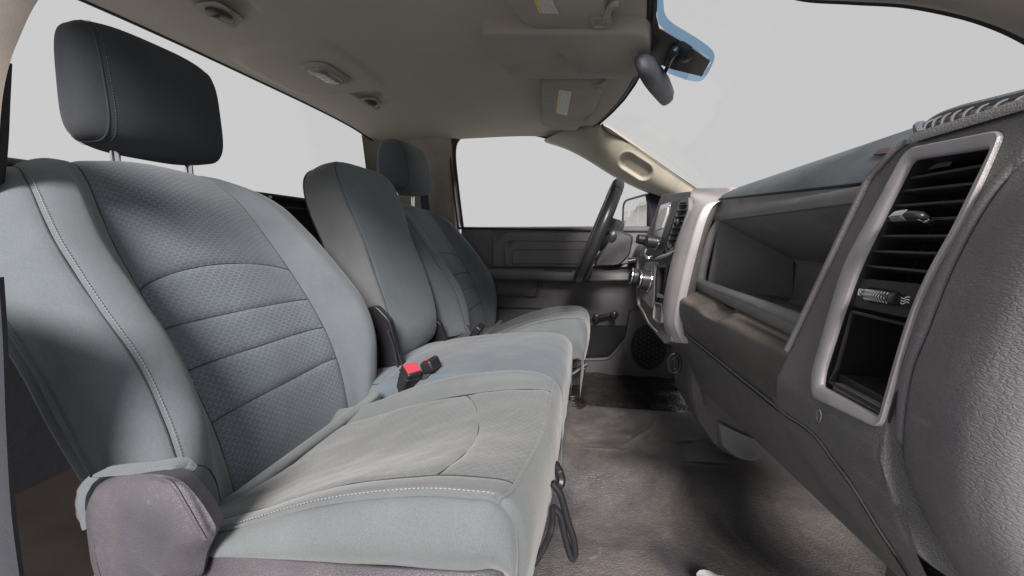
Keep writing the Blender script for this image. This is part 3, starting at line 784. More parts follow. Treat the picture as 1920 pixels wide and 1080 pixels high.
# coat hooks
def coat_hook(px, py, label, s=1):
    c = on_roof(px, py)
    r = empty('coat_hook', c, label, 'coat hook', 'coat hooks in the roof lining')
    base = rounded([(c[0] - .035 * s, c[1] - .035 * s, 0), (c[0] + .03 * s, c[1] - .035 * s, 0), (c[0] + .03 * s, c[1] + .035 * s, 0), (c[0] - .035 * s, c[1] + .035 * s, 0)], .02, 6)
    MB().loft([ringz(base, c[2] + .001), ringz(base, c[2] - .003), ringz(c + (base - c) * .8, c[2] - .003 + .0)], True, False, True).build('base_plate', M_VISOR, r, smooth=50)
    q = np.linspace(0, 2 * math.pi, 24, endpoint=False)
    disc = np.stack([c[0] + .020 * s * np.cos(q), c[1] - .004 + .024 * s * np.sin(q), q * 0 + c[2] - .004], 1)
    MB().loft([disc, disc + (0, 0, -.006), c + (disc - c) * (.8, .8, 1) + (0, 0, -.008)], True, False, True).build('boss', plain('dark hook plastic', (.06, .05, .045), .4) if 'dark hook plastic' not in MATS else MATS['dark hook plastic'], r, smooth=50)
    P = curve([(c[0] - .016 * s, c[1] - .006, c[2] - .010), (c[0] + .006 * s, c[1] - .004, c[2] - .022), (c[0] + .020 * s, c[1] + .006, c[2] - .026), (c[0] + .022 * s, c[1] + .016, c[2] - .016)], 18)
    MB().tube(P, [.0045] * 17 + [.0055], 8).build('hook', M_VISOR, r)
coat_hook(413, 24, 'coat hook in the roof lining above the passenger headrest, nearest the camera', 1.1)
coat_hook(696, 190, 'smaller looking coat hook in the roof lining beyond the dome lamp')

# moulded overhead panel between the visors
op = [(900, 62), (925, 108), (960, 144), (1010, 148), (1184, 147), (1206, 136), (1219, 112), (1214, 62)]
P_ = np.array([on_roof(x, y, -.030) for x, y in op]); L = matched(P_, .03, 6, 6); c_ = L.mean(0)
kk = lambda f, d: np.stack([c_[0] + (L[:, 0] - c_[0]) * f, c_[1] + (L[:, 1] - c_[1]) * f, L[:, 2] + d], 1)
MB().loft([kk(1.02, .036), kk(1.01, .010), kk(1.0, .002), kk(.985, -.001), kk(.95, -.002), kk(.5, -.003), kk(.1, -.003)], True, False, True).build('overhead_panel', M_VISOR, head, smooth=60)
# sun visors
def visor(pts, thick, name_label, label_pts, clip_pts, hinge, rad):
    P = np.array([on_roof(x, y, -.020) for x, y in pts]); c = P.mean(0)
    A = np.c_[P[:, 0], P[:, 1], np.ones(len(P))]; co = np.linalg.lstsq(A, P[:, 2], rcond=None)[0]
    nn = np.array((-co[0], -co[1], 1.0)); nn /= np.linalg.norm(nn); p0 = np.array((0, 0, co[2]))
    on = lambda x, y, dz=0: hit(x, y, p0 + (0, 0, dz), nn)
    P = np.array([on(x, y) for x, y in pts])
    r = empty('sun_visor', c, name_label, 'sun visor')
    L = resample(rounded(P, rad, 6), 90); cc = L.mean(0)
    k = lambda f, dz: cc + (L - cc) * f + (0, 0, dz)
    MB().loft([k(.9, .011), k(.985, .010), k(1, .004), k(1, -.002), k(.985, -.006), k(.94, -.0075)], True, True, True).build('visor_board', M_VISOR, r, smooth=50)
    MB().tube(np.vstack([k(1.0, .001), k(1.0, .001)[:1]]), .0016, 6, False).build('edge_piping', M_VISOR, r)
    Q = [on(x, y, -.0083) for x, y in label_pts]
    mb = MB(); mb.add(Q, [(0, 1, 2, 3)], [(0, 0), (0, 1), (1, 1), (1, 0)]); mb.build('warning_sticker', M_STICK, r, smooth=0)
    H = [on(x, y, -.006) for x, y in hinge]
    MB().tube(curve(H, 20), .006, 10).build('pivot_rod', M_VISOR, r)
    D = np.array([on(x, y, -.0078) for x, y in clip_pts]); D = resample(rounded(D, .008, 5), 40); dc = D.mean(0)
    MB().loft([D, D + (0, 0, -.003), dc + (D - dc) * .75 + (0, 0, -.003), dc + (D - dc) * .6 + (0, 0, .002)], True, False, True).build('clip_recess', M_VISOR, r, smooth=50)
    return r
visor([(905, -60), (952, 2), (985, 42), (1040, 57), (1120, 62), (1146, 52), (1146, 35), (1120, -30), (1100, -70)], .02,
      'large tan sun visor on the passenger side at the top edge of the photo', [(996, -12), (1011, 25), (1049, 26), (1030, -14)],
      [(1105, 33), (1125, 29), (1144, 40), (1143, 52), (1112, 52)], [(1132, 38), (1142, 18), (1150, 8), (1158, 6)], .03)
visor([(1016, 150), (1016, 232), (1030, 240), (1078, 243), (1088, 235), (1092, 224), (1106, 222), (1132, 165), (1140, 146)], .02,
      'smaller tan sun visor on the driver side with white and yellow sticker', [(1048, 168), (1042, 212), (1064, 217), (1072, 172)],
      [(1110, 158), (1130, 155), (1133, 165), (1112, 168)], [(1098, 224), (1106, 218), (1113, 212)], .014)
# clip of the visor's free end
MB().tube(curve([on_roof(1126, 160, -.03), on_roof(1136, 152, -.034), on_roof(1141, 146, -.03)], 12), .005, 8).build('visor_clip', M_VISOR, head)

# ------------------------------------------------------------------ driver's side wall: rear corner, pillar, windscreen pillar
YD = 1.82
side = empty('rear_pillar', (-.8, 1.84, -.1), 'grey brown plastic pillar trim behind the driver door', None, None, 'structure')
g = []
for z in np.linspace(-.60, .475, 30):
    lean = max(0, z) ** 1.6 * .16
    y0 = 1.86 - lean
    g.append([(-.660, y0 + .05, z), (-.664, y0 + .006, z), (-.672, y0 - .004, z), (-.70, y0 - .012, z), (-.80, y0 - .012, z), (-.90, y0 - .010, z), (-.985, y0 - .030, z), (-1.03, y0 - .075, z), (-1.05, y0 - .13, z)])
g = [resample(curve(r, 40), 40, False) for r in g]
MB().grid(g).build('pillar_trim', M_PTRIM, side, smooth=60)
# embossed oval badge (three letters are too small to read as more than relief)
q = np.linspace(0, 2 * math.pi, 30); e0 = at(812, 286, y=1.785)
MB().tube([(e0[0] + .018 * math.cos(a), e0[1], e0[2] + .008 * math.sin(a)) for a in q], .0011, 5, False).build('embossed_oval', M_PTRIM, side)
# seat belt on the pillar
sb = empty('driver_seat_belt', (-.8, 1.8, .2), 'black seat belt hanging from its guide loop on the rear pillar', 'seat belt')
a0 = at(800, 345, y=1.77); a1 = at(792, 352, y=1.77)
MB().tube(curve([at(797, 318, y=1.77), at(801, 335, y=1.765), at(804, 347, y=1.76)], 12), .006, 8).build('guide_arm', M_BLACK, sb)
MB().box(at(797, 350, y=1.755), (.045, .02, .022)).build('guide_loop', M_BLACK, sb, bevel=.005)
MB().tube(curve([at(789, 345, y=1.75), at(803, 345, y=1.75)], 6), .006, 10).build('guide_cap', M_STEEL, sb)
MB().prism([at(786, 353, y=1.765), at(801, 353, y=1.765), at(806, 400, y=1.765), at(792, 402, y=1.765)], (0, .003, 0)).build('webbing', M_WEB, sb)
# rear wall with its window
rw = empty('rear_wall', (-1.03, CY, -.2), 'dark panel of the cab rear wall below the window', None, None, 'structure')
zt = .140
MB().grid([[(-1.02, y, z) for z in (-.62, -.3, 0, zt - .012)] + [(-1.024, y, zt - .004), (-1.05, y, zt)] for y in np.linspace(.30, 1.86, 12)]).build('lower_panel', M_BEDGE, rw)
MB().tube([(-1.015, y, zt - .010) for y in np.linspace(.3, 1.85, 30)], .011, 10).build('window_seal', M_RUB, rw)
MB().tube([(-1.010, y, zt - .040) for y in np.linspace(.3, 1.85, 30)], .004, 6).build('trim_line', M_SATIN, rw)
MB().tube(curve([at(592, 376, x=-.99), at(590, 395, x=-.99), at(600, 415, x=-.99), at(606, 440, x=-.97)], 16), .010, 8).build('cable_sleeve', M_BEDGE, rw)
MB().box((-1.005, 1.075, zt - .012), (.006, .012, .008)).build('latch', M_STEEL, rw, bevel=.001)
rg = MB().add([(-1.045, .30, zt - .01), (-1.045, 1.86, zt - .01), (-1.045, 1.86, .49), (-1.045, .30, .49)], [(0, 1, 2, 3)]).build('rear_window', M_GLASS, None, smooth=0)
tag(rg, 'wide rear window pane behind the seats', 'window')
# windscreen pillar trim, driver side
ap_lo = [(1020, 262), (1062, 276), (1102, 297), (1150, 327), (1200, 352), (1238, 366), (1262, 376)]
ap_hi = [(1095, 232), (1132, 236), (1165, 256), (1205, 284), (1250, 317), (1304, 354), (1325, 368)]
ylo = [1.80, 1.80, 1.80, 1.80, 1.80, 1.80, 1.80]; yhi = [1.70, 1.66, 1.68, 1.70, 1.72, 1.74, 1.74]
LO = curve([at(*p, y=y) for p, y in zip(ap_lo, ylo)], 130); HI = curve([at(*p, y=y) for p, y in zip(ap_hi, yhi)], 130)
apl = empty('windscreen_pillar', LO[60], 'cream plastic windscreen pillar trim on the driver side with grab recess', None, None, 'structure')
g = []
for i in range(130):
    a, b = LO[i], HI[i]; row = []
    row.append(a + (0, .05, .0))
    for j in range(50):
        t = j / 49; pnt = a * (1 - t) + b * t + np.array((-.25, -1.0, -.2)) * .020 * math.sin(math.pi * min(1, t * 1.05))
        row.append(pnt)
    row.append(b + (.01, .03, .01)); g.append(row)
g = np.array(g)
# recess of the grab handle
ra, rb = hit(1176, 302, LO[80], (0, 1, 0)), hit(1207, 322, LO[80], (0, 1, 0))
N_ = np.array((-.2, -.95, -.2)); N_ /= np.linalg.norm(N_)
for i in range(130):
    for j in range(1, 51):
        p_ = g[i, j]
        # distance measured in the pillar's own plane (drop the y component)
        a2, b2, p2 = ra[[0, 2]], rb[[0, 2]], p_[[0, 2]] * (LO[80][1] / p_[1])
        t = np.clip(np.dot(p2 - a2, b2 - a2) / np.dot(b2 - a2, b2 - a2), 0, 1)
        d = np.linalg.norm(p2 - (a2 + t * (b2 - a2)))
        s = 1 / (1 + ex((d - .030) / .0022)); ring = ex(-((d - .040) / .004) ** 2)
        g[i, j] = p_ - N_ * .024 * s + N_ * .002 * ring
MB().grid(g).build('pillar_trim', M_TRIM, apl, smooth=70)
wsd = MB()
YM = lambda y: 2 * CY - y
# windscreen glass, its black edge line, mirror
top = [(roof_front(y) + .012, y, roof_z(roof_front(y), y) + .012) for y in np.linspace(.46, 1.70, 30)]
bot = [(.72 - .55 * (y - CY) ** 2 * .55, y, .045) for y in np.linspace(.30, 1.80, 30)]
GW = [[np.array(a) * (1 - t) + np.array(b) * t + np.array((.04, 0, .03)) * math.sin(math.pi * t) for t in np.linspace(0, 1, 10)] for a, b in zip(top, bot)]
wsr = empty('windscreen', (.4, CY, .2), 'clear windscreen with grey brown patch and a blue band standing in for sky behind the mirror', 'windscreen')
MB().grid(GW).build('pane', M_GLASS, wsr)
def on_ws(px, py, lift=0):
    a = np.array(top[15]); b = np.array(bot[15]); u = b - a; n = np.array((-u[2], 0, u[0])); n /= np.linalg.norm(n)
    if n[2] > 0: n = -n
    return hit(px, py, a + np.array((.0, 0, .0)) + n * (.006 + lift), n)
# flat grey brown patch, and a blue band in place of sky behind clear glass
P1 = [(1224, -60), (1224, 30), (1212, 95), (1200, 122), (1215, 118), (1232, 117), (1262, 128), (1316, 141), (1332, 112), (1290, 82), (1236, 50), (1231, 30), (1231, -60)]
P2 = [(1232, -60), (1231, 30), (1240, 52), (1262, 68), (1290, 82), (1332, 112), (1316, 141), (1262, 128), (1255, 135), (1290, 150), (1310, 152), (1322, 146), (1337, 112), (1334, 92), (1315, 78), (1268, 50), (1250, 35), (1244, 10), (1244, -60)]
MB().prism([on_ws(*p) for p in P1], (0, 0, -.003)).build('grey_patch', M_PATCH, wsr, smooth=0)
ba = [on_ws(*p) for p in [(1231, -60), (1231, 5), (1234, 40), (1246, 56), (1270, 71), (1300, 90), (1331, 112), (1325, 128), (1314, 141), (1290, 136), (1255, 127)]]
bb = [on_ws(*p) for p in [(1244, -60), (1244, 5), (1248, 28), (1262, 44), (1285, 58), (1315, 77), (1338, 98), (1336, 120), (1317, 150), (1292, 151), (1252, 137)]]
ba = curve(ba, 60); bb = curve(bb, 60)
MB().grid([ba, bb]).build('sky_band', M_SKYBAND, wsr)
dots = MB()
for i in range(38, 60, 1):
    for k in (.15, .4, .65, .9):
        c0 = ba[i] * (1 - k) + bb[i] * k; dots.box(c0 + (0, 0, -.001), (.0022, .0022, .0005))
rm = empty('rear_view_mirror', at(1225, 150, y=1.0), 'black rear view mirror hanging from the windscreen on a short arm', 'mirror')
# housing: elongated shell seen from its back and end
ca, cb_ = at(1204, 126, y=.94), at(1246, 178, y=1.16)
ax = cb_ - ca; Lm = np.linalg.norm(ax); ax /= Lm
nrm_ = np.array((-.80, -.30, -.25)); nrm_ -= ax * (nrm_ @ ax); nrm_ /= np.linalg.norm(nrm_); wv = np.cross(ax, nrm_)
def mir(s, h, d):  # rounded rectangle loop
    o = []
    for q in np.linspace(0, 2 * math.pi, 48, endpoint=False):
        cx, cy = math.cos(q), math.sin(q)
        o.append((ca + cb_) / 2 + ax * math.copysign(abs(cx) ** .6, cx) * Lm * .60 * s + wv * math.copysign(abs(cy) ** .7, cy) * h * s + nrm_ * d)
    return o
MB().loft([mir(.96, .036, .010), mir(1, .036, .006), mir(1.0, .036, -.004), mir(.93, .036, -.016), mir(.7, .034, -.026), mir(.3, .03, -.030)], True, False, True).build('housing', M_SHROUD, rm, smooth=60)
MB().loft([mir(.955, .036, .0092), mir(.2, .036, .0096)], True, False, True).build('mirror_glass', M_MIRROR, rm)
m0 = on_ws(1270, 92, .004); m1 = (ca + cb_) / 2 - nrm_ * .024
mid1 = at(1252, 125, y=1.03)
MB().tube(curve([m0, on_ws(1262, 100, .02), mid1, at(1243, 142, y=1.04)], 24), [.016 - .010 * min(1, i / 15) for i in range(24)], 12, flat=.8).build('arm', M_BLACK, rm)
MB().tube(curve([at(1243, 141, y=1.04), at(1240, 150, y=1.05)], 8), .008, 12).build('ball_joint', M_BLACK, rm)
D = np.array([on_ws(x, y, .001) for x, y in [(1252, 85), (1275, 73), (1300, 88), (1305, 105), (1290, 114), (1268, 108)]])
D = resample(rounded(D, .02, 6), 40); dc = D.mean(0)
MB().loft([D, dc + (D - dc) * .85 + (-.004, 0, -.008), dc + (D - dc) * .5 + (-.008, 0, -.014)], True, False, True).build('mount_cover', M_BLACK, rm, smooth=50)
MB().box(at(1260, 92, y=1.02), (.012, .012, .004)).build('cover_clip', M_STEEL, rm, bevel=.001)
# black line where the glass meets the pillar
MB().tube(curve([at(1128, 233, y=1.66), at(1140, 247, y=1.67), at(1170, 262, y=1.69), at(1205, 285, y=1.71), at(1250, 317, y=1.73), at(1310, 358, y=1.75)], 50), .0048, 8).build('side_seal', M_RUB, wsr)
# near windscreen pillar and roof corner, top right of the photo
pp = [(1440, -28), (1500, -4), (1600, 3), (1700, 9), (1800, 28), (1870, 50), (1930, 78), (2000, 120), (2120, 200)]
yy = [.47, .46, .45, .44, .43, .42, .41, .39, .36]
E1 = curve([at(*p, y=y) for p, y in zip(pp, yy)], 60)
npl = empty('near_windscreen_pillar', E1[30], 'pinkish tan windscreen pillar trim on the passenger side, top right corner', None, None, 'structure')
MB().grid([E1 + (.012, .012, .012), E1, E1 + (-.004, -.010, -.002), E1 + (-.006, -.030, .006), E1 + (-.004, -.055, .022), E1 + (.004, -.08, .05), E1 + (.02, -.085, .09)]).build('pillar_trim', M_PTRIM, npl, smooth=70)
MB().tube(E1 + (.004, .006, .004), .004, 8).build('glass_seal', M_RUB, npl)
# near rear pillar, left edge
pp = [(110, -60), (70, 0), (42, 58), (18, 120), (4, 190), (-4, 290), (-14, 420)]
E2 = curve([at(*p, y=.335) for p in pp], 50)
nrp = empty('near_rear_pillar', E2[20], 'pinkish pillar trim at the left edge beside the passenger headrest', None, None, 'structure')
MB().grid([E2 + (-.020, .008, 0), E2 + (-.004, .001, 0), E2, E2 + (-.010, -.016, .004), E2 + (-.05, -.04, .01), E2 + (-.14, -.05, .02), E2 + (-.3, -.05, .02)]).build('pillar_trim', M_PTRIM, nrp, smooth=70)
lowp = [at(8, 120, y=.34), at(8, 230, y=.34), at(2, 280, y=.34)]
MB().tube(curve([at(8, 115, y=.345), at(5, 180, y=.345), at(0, 285, y=.345), at(-14, 420, y=.345)], 30), .006, 8).build('door_seal', M_RUB, nrp)
# side cloth strip / belt at the lower left edge and dark gap
MB().grid([curve([at(-6, 520, y=.22), at(2, 640, y=.22), at(8, 800, y=.22), at(18, 960, y=.22), at(36, 1100, y=.22)], 30) + d for d in ((.0, .004, 0), (0.002, 0, 0), (-.03, -.004, 0), (-.2, .02, 0))]).build('lower_trim', M_BEDGE, nrp, smooth=60)

# ------------------------------------------------------------------ driver door
dr = empty('driver_door', (-.2, 1.83, -.55), 'dark grey driver door panel with armrest, map pocket and window crank', 'door')
yp = YD
P = lambda px, py, dy=0: at(px, py, y=YD + dy)
# panel: one sheet with swellings
zs = np.linspace(-.66, .045, 60); xs = np.linspace(-.625, .45, 70)
def door_y(x, z):
    y = YD + .012
    if z > -.03: y -= .010 * min(1, (z + .03) / .04) * 0
    t = 1 / (1 + ex((z + .165) / .006)); y += .018 * t * 1.0
    return y
MB().grid([[(x, door_y(x, z), z) for x in xs] for z in zs] + [[(x, YD + .05, .052) for x in xs]]).build('panel', M_DOOR, dr, smooth=50)
def inset(parent, name, pts, mat, rad, y, prot, rim=.9, in_=.004, nm=60, label=None):
    L = resample(rounded([at(*p, y=y) for p in pts], rad, 6), nm); c = L.mean(0)
    sh = lambda f: c + (L - c) * (f, 1, f)
    return MB().loft([L + (0, .003, 0), L + (0, -prot, 0), sh(1 - .25 * (1 - rim)) + (0, -prot - .001, 0), sh(rim) + (0, -prot + in_, 0)], True, False, True).build(name, mat, parent, smooth=45, label=label)
inset(dr, 'upper_pad', [(924, 434), (1240, 436), (1240, 500), (924, 500)], M_DOOR, .012, YD + .008, .006, .97, .0015)
inset(dr, 'trim_panel', [(947, 451), (1230, 453), (1230, 500), (947, 500)], M_DOOR, .010, YD - .002, .005, .965, .0025)
inset(dr, 'trim_panel', [(961, 468), (1130, 468), (1130, 494), (961, 494)], M_DOOR, .008, YD - .009, .004, .955, .0025)
MB().tube(curve([at(858, 428, y=1.825), at(950, 429, y=1.825), at(1110, 432, y=1.825), at(1240, 434, y=1.825)], 30), .0045, 8).build('sill_seal', M_RUB, dr)
MB().tube(curve([at(858, 426, y=1.84), at(950, 427, y=1.84), at(1110, 430, y=1.84), at(1240, 432, y=1.84)], 30), .0028, 6).build('sill_bright_strip', M_WHITE, dr)
# armrest
ar_t = curve([P(895, 500), P(905, 503), P(960, 505), P(1020, 506), P(1070, 508), P(1100, 505), P(1112, 497)], 50)
g = []
for i, q in enumerate(ar_t):
    w = .072 * min(1, (i + 1) / 4) * min(1, (50 - i) / 4) ** .5; h = .050
    g.append([q + (0, .012, .004), q + (0, -w * .45, .006), q + (0, -w * .85, .002), q + (0, -w, -.012), q + (0, -w * .9, -h * .8), q + (0, -w * .5, -h), q + (0, .012, -h)])
MB().grid([resample(curve(r, 26), 26, False) for r in g]).build('armrest', M_DOOR, dr, smooth=60)
inset(dr, 'armrest_insert', [(1022, 503), (1072, 505), (1072, 511), (1020, 509)], M_BLACK, .003, YD - .062, .002, .9, .001)
# grip scoop
L = resample(rounded([P(922, 520, .02), P(1018, 524, .02), P(1008, 556, .02), P(930, 554, .02)], .02, 6), 50); c = L.mean(0)
MB().loft([L + (0, .004, 0), L + (0, -.010, 0), c + (L - c) * (.95, 1, .93) + (0, -.012, 0), c + (L - c) * (.86, 1, .78) + (0, .004, 0), c + (L - c) * (.5, 1, .5) + (0, .008, 0)], True, False, True).build('grip_scoop', M_DOOR, dr, smooth=50)
MB().tube(curve([P(915, 577, .028), P(990, 578, .028), P(1060, 580, .028)], 20), .0035, 8).build('lower_seam', M_BLACK, dr)
# lower front door panel (lighter, proud) carrying crank
L = np.array([P(1070, 528, .02), P(1188, 524, .02), P(1200, 560, .02), P(1190, 612, .02), P(1060, 612, .02)])
MB().prism(rounded(L + (0, -.006, 0), .008, 4), (0, .02, 0)).build('crank_panel', M_DOOR, dr, bevel=.003)
inset(dr, 'lock_ledge', [(1093, 509), (1187, 511), (1190, 517), (1176, 523), (1088, 521)], M_BAND, .006, YD - .03, .03, .95, .001)
# window crank
ck = empty('window_crank', P(1136, 594)); ck.location = Vector(P(1136, 594)) - Vector(dr.location); ck.parent = dr
k0, k1 = P(1118, 596, -.012), P(1151, 589, -.022)
MB().tube([k0 + (0, .03, 0), k0 + (0, .012, 0), k0, k0 + (0, -.012, 0), k0 + (0, -.016, 0)], [.014, .016, .019, .018, .010], 20).build('hub', M_SATIN, ck)
MB().tube([k0 + (0, -.002, 0), (k0 + k1) / 2 + (0, -.004, 0), k1 + (0, .004, 0)], [.011, .009, .010], 14, flat=1).build('lever', M_SATIN, ck)
MB().tube([k1 + (0, .012, 0), k1, k1 + (0, -.022, 0), k1 + (0, -.032, 0), k1 + (0, -.036, 0)], [.009, .013, .019, .016, .008], 20).build('knob', M_SATIN, ck)
# map pocket
gp = [P(1050, 612, -.01), P(1188, 612, -.01), P(1186, 625, -.01), P(1150, 664, -.01), P(1135, 672, -.01), P(1050, 672, -.01)]
MB().prism(gp, (0, .04, 0)).build('map_pocket_back', M_BLACK, dr, smooth=0)
MB().tube(curve([P(1190, 615, -.035), P(1166, 645, -.035), P(1146, 668, -.035), P(1132, 673, -.035), P(1095, 674, -.035), P(1040, 674, -.035)], 40), .007, 8).build('map_pocket_rim', M_DOOR, dr)
MB().prism([P(1192, 622, -.035), P(1148, 670, -.035), P(1132, 676, -.035), P(1040, 676, -.035), P(1040, 712, -.035), P(1170, 714, -.035)], (0, .05, 0)).build('map_pocket', M_DOOR, dr, bevel=.003)
# speaker housing with hexagon grille
y_s = YD - .045
L = np.array([at(1182, 585, y=y_s), at(1200, 580, y=y_s), at(1240, 620, y=y_s), at(1258, 660, y=y_s), at(1262, 712, y=y_s), at(1158, 706, y=y_s)])
MB().prism(rounded(L, .01, 4), (0, .08, 0)).build('speaker_housing', M_DOOR, dr, bevel=.005)
sg = MB(); c = at(1216, 651, y=y_s - .002); s = .0125
for i in range(-9, 10):
    for j in range(-9, 10):
        hx = c[0] + s * 1.5 * i; hz = c[2] + s * math.sqrt(3) * (j + .5 * (i % 2))
        if ((hx - c[0]) / .068) ** 2 + ((hz - c[2]) / .10) ** 2 > 1: continue
        pts = [(hx + s * math.cos(a), c[1], hz + s * math.sin(a)) for a in np.linspace(0, 2 * math.pi, 7)]
        sg.tube(pts, .0011, 4, False)
sg.build('speaker_grille', M_SATIN, dr, kind='stuff')
MB().prism(resample(np.array([(c[0] + .078 * math.cos(a), c[1] + .0015, c[2] + .108 * math.sin(a)) for a in np.linspace(0, 2 * math.pi, 40, endpoint=False)]), 40), (0, .001, 0)).build('grille_backing', M_BLACK, dr, smooth=0)
# window frame and glass
fr_ = [(868, 428), (858, 345), (853, 290), (858, 264), (876, 254), (920, 250), (975, 250), (1020, 257), (1062, 276), (1110, 301), (1160, 330), (1210, 357), (1250, 372)]
F = curve([at(*p, y=1.835) for p in fr_], 120)
MB().tube(F, .0055, 8).build('window_seal', M_RUB, dr)
F2 = curve([at(p[0] - 9 if p[0] < 860 or p[0] == 868 else p[0], p[1] - (7 if p[0] > 860 and p[0] != 868 else 0), y=1.825) for p in fr_], 120)
MB().tube(F2, .0042, 8).build('door_seal', M_RUB, dr)
MB().grid([F + (0, .004, 0), F * 1 + (0, .02, 0), F2 + (-.0, .03, .012)]).build('window_frame', M_STEEL, dr)
# upper frame strips so that no daylight leaks between frame and lining
gl = MB(); gc = F.mean(0) + (0, .01, 0)
gl.add([gc] + list(F + (0, .010, 0)), [(0, i, i + 1) for i in range(1, 120)]); go = gl.build('window_pane', M_GLASS, dr, smooth=0)
MB().tube([at(1213, 365, y=1.85), at(1220, 398, y=1.85), at(1221, 432, y=1.85)], .0085, 8).build('quarter_post', M_RUB, dr)
MB().prism([at(1216, 362, y=1.85), at(1222, 432, y=1.85), at(1250, 436, y=1.85), at(1250, 372, y=1.85)], (0, .02, 0)).build('mirror_sail', M_BEDGE, dr, smooth=0)
# door mirror
ym = 2.04
mo = empty('door_mirror'); mo.location = Vector(at(1192, 398, y=ym)) - Vector(dr.location); mo.parent = dr
# the glass faces backwards and a little towards the cab
T1, T2, T3, T4 = at(1170, 378, y=ym + .12), at(1168, 426, y=ym + .12), at(1213, 430, y=ym - .03), at(1213, 366, y=ym - .03)
L = rounded([T1, T2, T3, T4], [.035, .01, .01, .02], 6); c = L.mean(0); nn = np.cross(T3 - T2, T1 - T2); nn /= np.linalg.norm(nn)
if nn @ c > 0: nn = -nn
sh = lambda f, d: c + (L - c) * f + nn * d
MB().loft([sh(1, -.0005), sh(.98, 0)], True, False, True).build('mirror_glass', M_MIRROR, mo, smooth=0)
MB().loft([sh(1.0, -.004), sh(1.02, .004), sh(1.08, .004), sh(1.14, -.004), sh(1.12, -.03), sh(.8, -.07), sh(.2, -.085)], True, False, True).build('mirror_housing', M_SATIN, mo, smooth=60)

# fence seen only in the door mirror: real boards standing off to the driver's side
fe = empty('board_fence', (-5.5, 3.4, -1.6), 'white board fence reflected in the door mirror', 'fence')
bm_ = None
for i in range(28):
    y = .9 + i * .20
    z1 = .56 + .02 * random.random()
    o = MB().box((-5.5 + .006 * random.random(), y, (z1 - 1.6) / 2), (.02, .185, z1 + 1.6)).build('board', M_FENCE, fe, bevel=.004)
for z in (.40, -.9): MB().box((-5.46, 3.6, z), (.04, 5.6, .09)).build('rail', M_FENCE, fe, bevel=.004)

# ------------------------------------------------------------------ floor
def floor_z(x, y):
    z = -.615
    t = 1 / (1 + ex(-(y - .86) / .030)) * 1 / (1 + ex((y - 1.335) / .012))
    z += .035 * t
    z += .030 * ex(-((y - .93) / .07) ** 2) * ex(-((x - .20) / .25) ** 2)
    z += .045 * max(0, (x - .30)) * 1.5
    z += .012 * max(0, min(1, (-.02 - x) / .03))
    z += .0035 * noise.noise(Vector((x * 5, y * 4, 1))) + .0022 * noise.noise(Vector((x * 13 + y * 3, y * 15, 4)))
    # creases
    for (x0, y0, a, w, l, h) in ((.16, 1.12, .9, .006, .07, .006), (.20, 1.17, 1.3, .006, .08, .005), (.26, 1.1, .4, .008, .06, .005), (.30, .98, .2, .008, .07, .004), (.05, 1.02, .1, .007, .05, .003)):
        dx, dy = x - x0, y - y0; u = dx * math.cos(a) + dy * math.sin(a); v = -dx * math.sin(a) + dy * math.cos(a)
        z += h * ex(-(v / w) ** 2 - (u / l) ** 2)
    return z
xs = np.linspace(-.14, .95, 300); ys = np.linspace(.10, 1.345, 330)
fl = MB().grid([[(x, y, floor_z(x, y)) for x in xs] for y in ys] + [[(x, 1.349, floor_z(x, 1.345) - .02) for x in xs]]).build('floor', M_FLOOR, None, smooth=70)
tag(fl, 'dusty dark rubber floor mat over the tunnel', None, None, 'structure')
M_WET = grained('wet black floor', (.022, .020, .020), scale=90, depth=.001, rough=.22, dust=.5, dustcol=(.14, .12, .10), bigdirt=11)
ff = MB().grid([[(x, y, -.632 + .008 * noise.noise(Vector((x * 12, y * 14, 0)))) for x in np.linspace(-.35, .95, 90)] for y in np.linspace(1.33, 1.90, 60)]).build('driver_floor', M_WET, None, smooth=70)
tag(ff, 'wet black driver footwell floor', None, None, 'structure')
cf = MB().grid([[(x, y, -.625 + .006 * noise.noise(Vector((x * 9, y * 9, 3)))) for x in np.linspace(-1.06, -.12, 50)] for y in np.linspace(.05, 1.90, 60)]).build('cab_floor', M_CARPET, None, smooth=70)
tag(cf, 'brown carpeted floor behind and under the seats', None, None, 'structure')
rf = MB().grid([[(x, y, -.47 + .010 * noise.noise(Vector((x * 14, y * 14, 6))) - (.14 if x > -.60 else 0)) for x in np.r_[np.linspace(-1.05, -.61, 30), -.595]] for y in np.linspace(.24, 1.90, 60)]).build('storage_floor', M_CARPET, None, smooth=50)
tag(rf, 'brown carpeted shelf floor behind the seats', None, None, 'structure')
# firewall
fwl = MB().grid([[(.62 - .0 * z, y, z) for y in (.26, 1.9)] for z in (-.66, .05)]).build('firewall', M_BEDGE, None); tag(fwl, 'dark bulkhead at the front of the footwell', None, None, 'structure')
# rubber grommet on the mat by the seats
c = at(1074, 758, z=-.583); q = np.linspace(0, 2 * math.pi, 33)
cupo = empty('floor_anchor', c, 'black oval floor anchor ring between the seats and the mat', 'floor anchor')
for nm, a, b, r_ in (('outer_ring', .042, .030, .006), ('inner_ring', .024, .016, .005)):
    MB().tube([(c[0] + a * math.cos(t), c[1] + b * 1.6 * math.sin(t), c[2] + .008) for t in q], r_, 8, False).build(nm, M_BLACK, cupo)
MB().prism([(c[0] + .022 * math.cos(t), c[1] + .028 * math.sin(t), c[2] + .004) for t in q[:-1]], (0, 0, .004)).build('centre_plate', M_SATIN, cupo, smooth=0)
ppr = MB(); c = at(1334, 1096, z=-.585)
pts = np.array([c + (.020 * math.cos(t) * (1 + .25 * math.sin(3 * t)), .018 * math.sin(t) * (1 + .2 * math.cos(5 * t)), .010 + .004 * math.sin(4 * t)) for t in np.linspace(0, 2 * math.pi, 24, endpoint=False)])
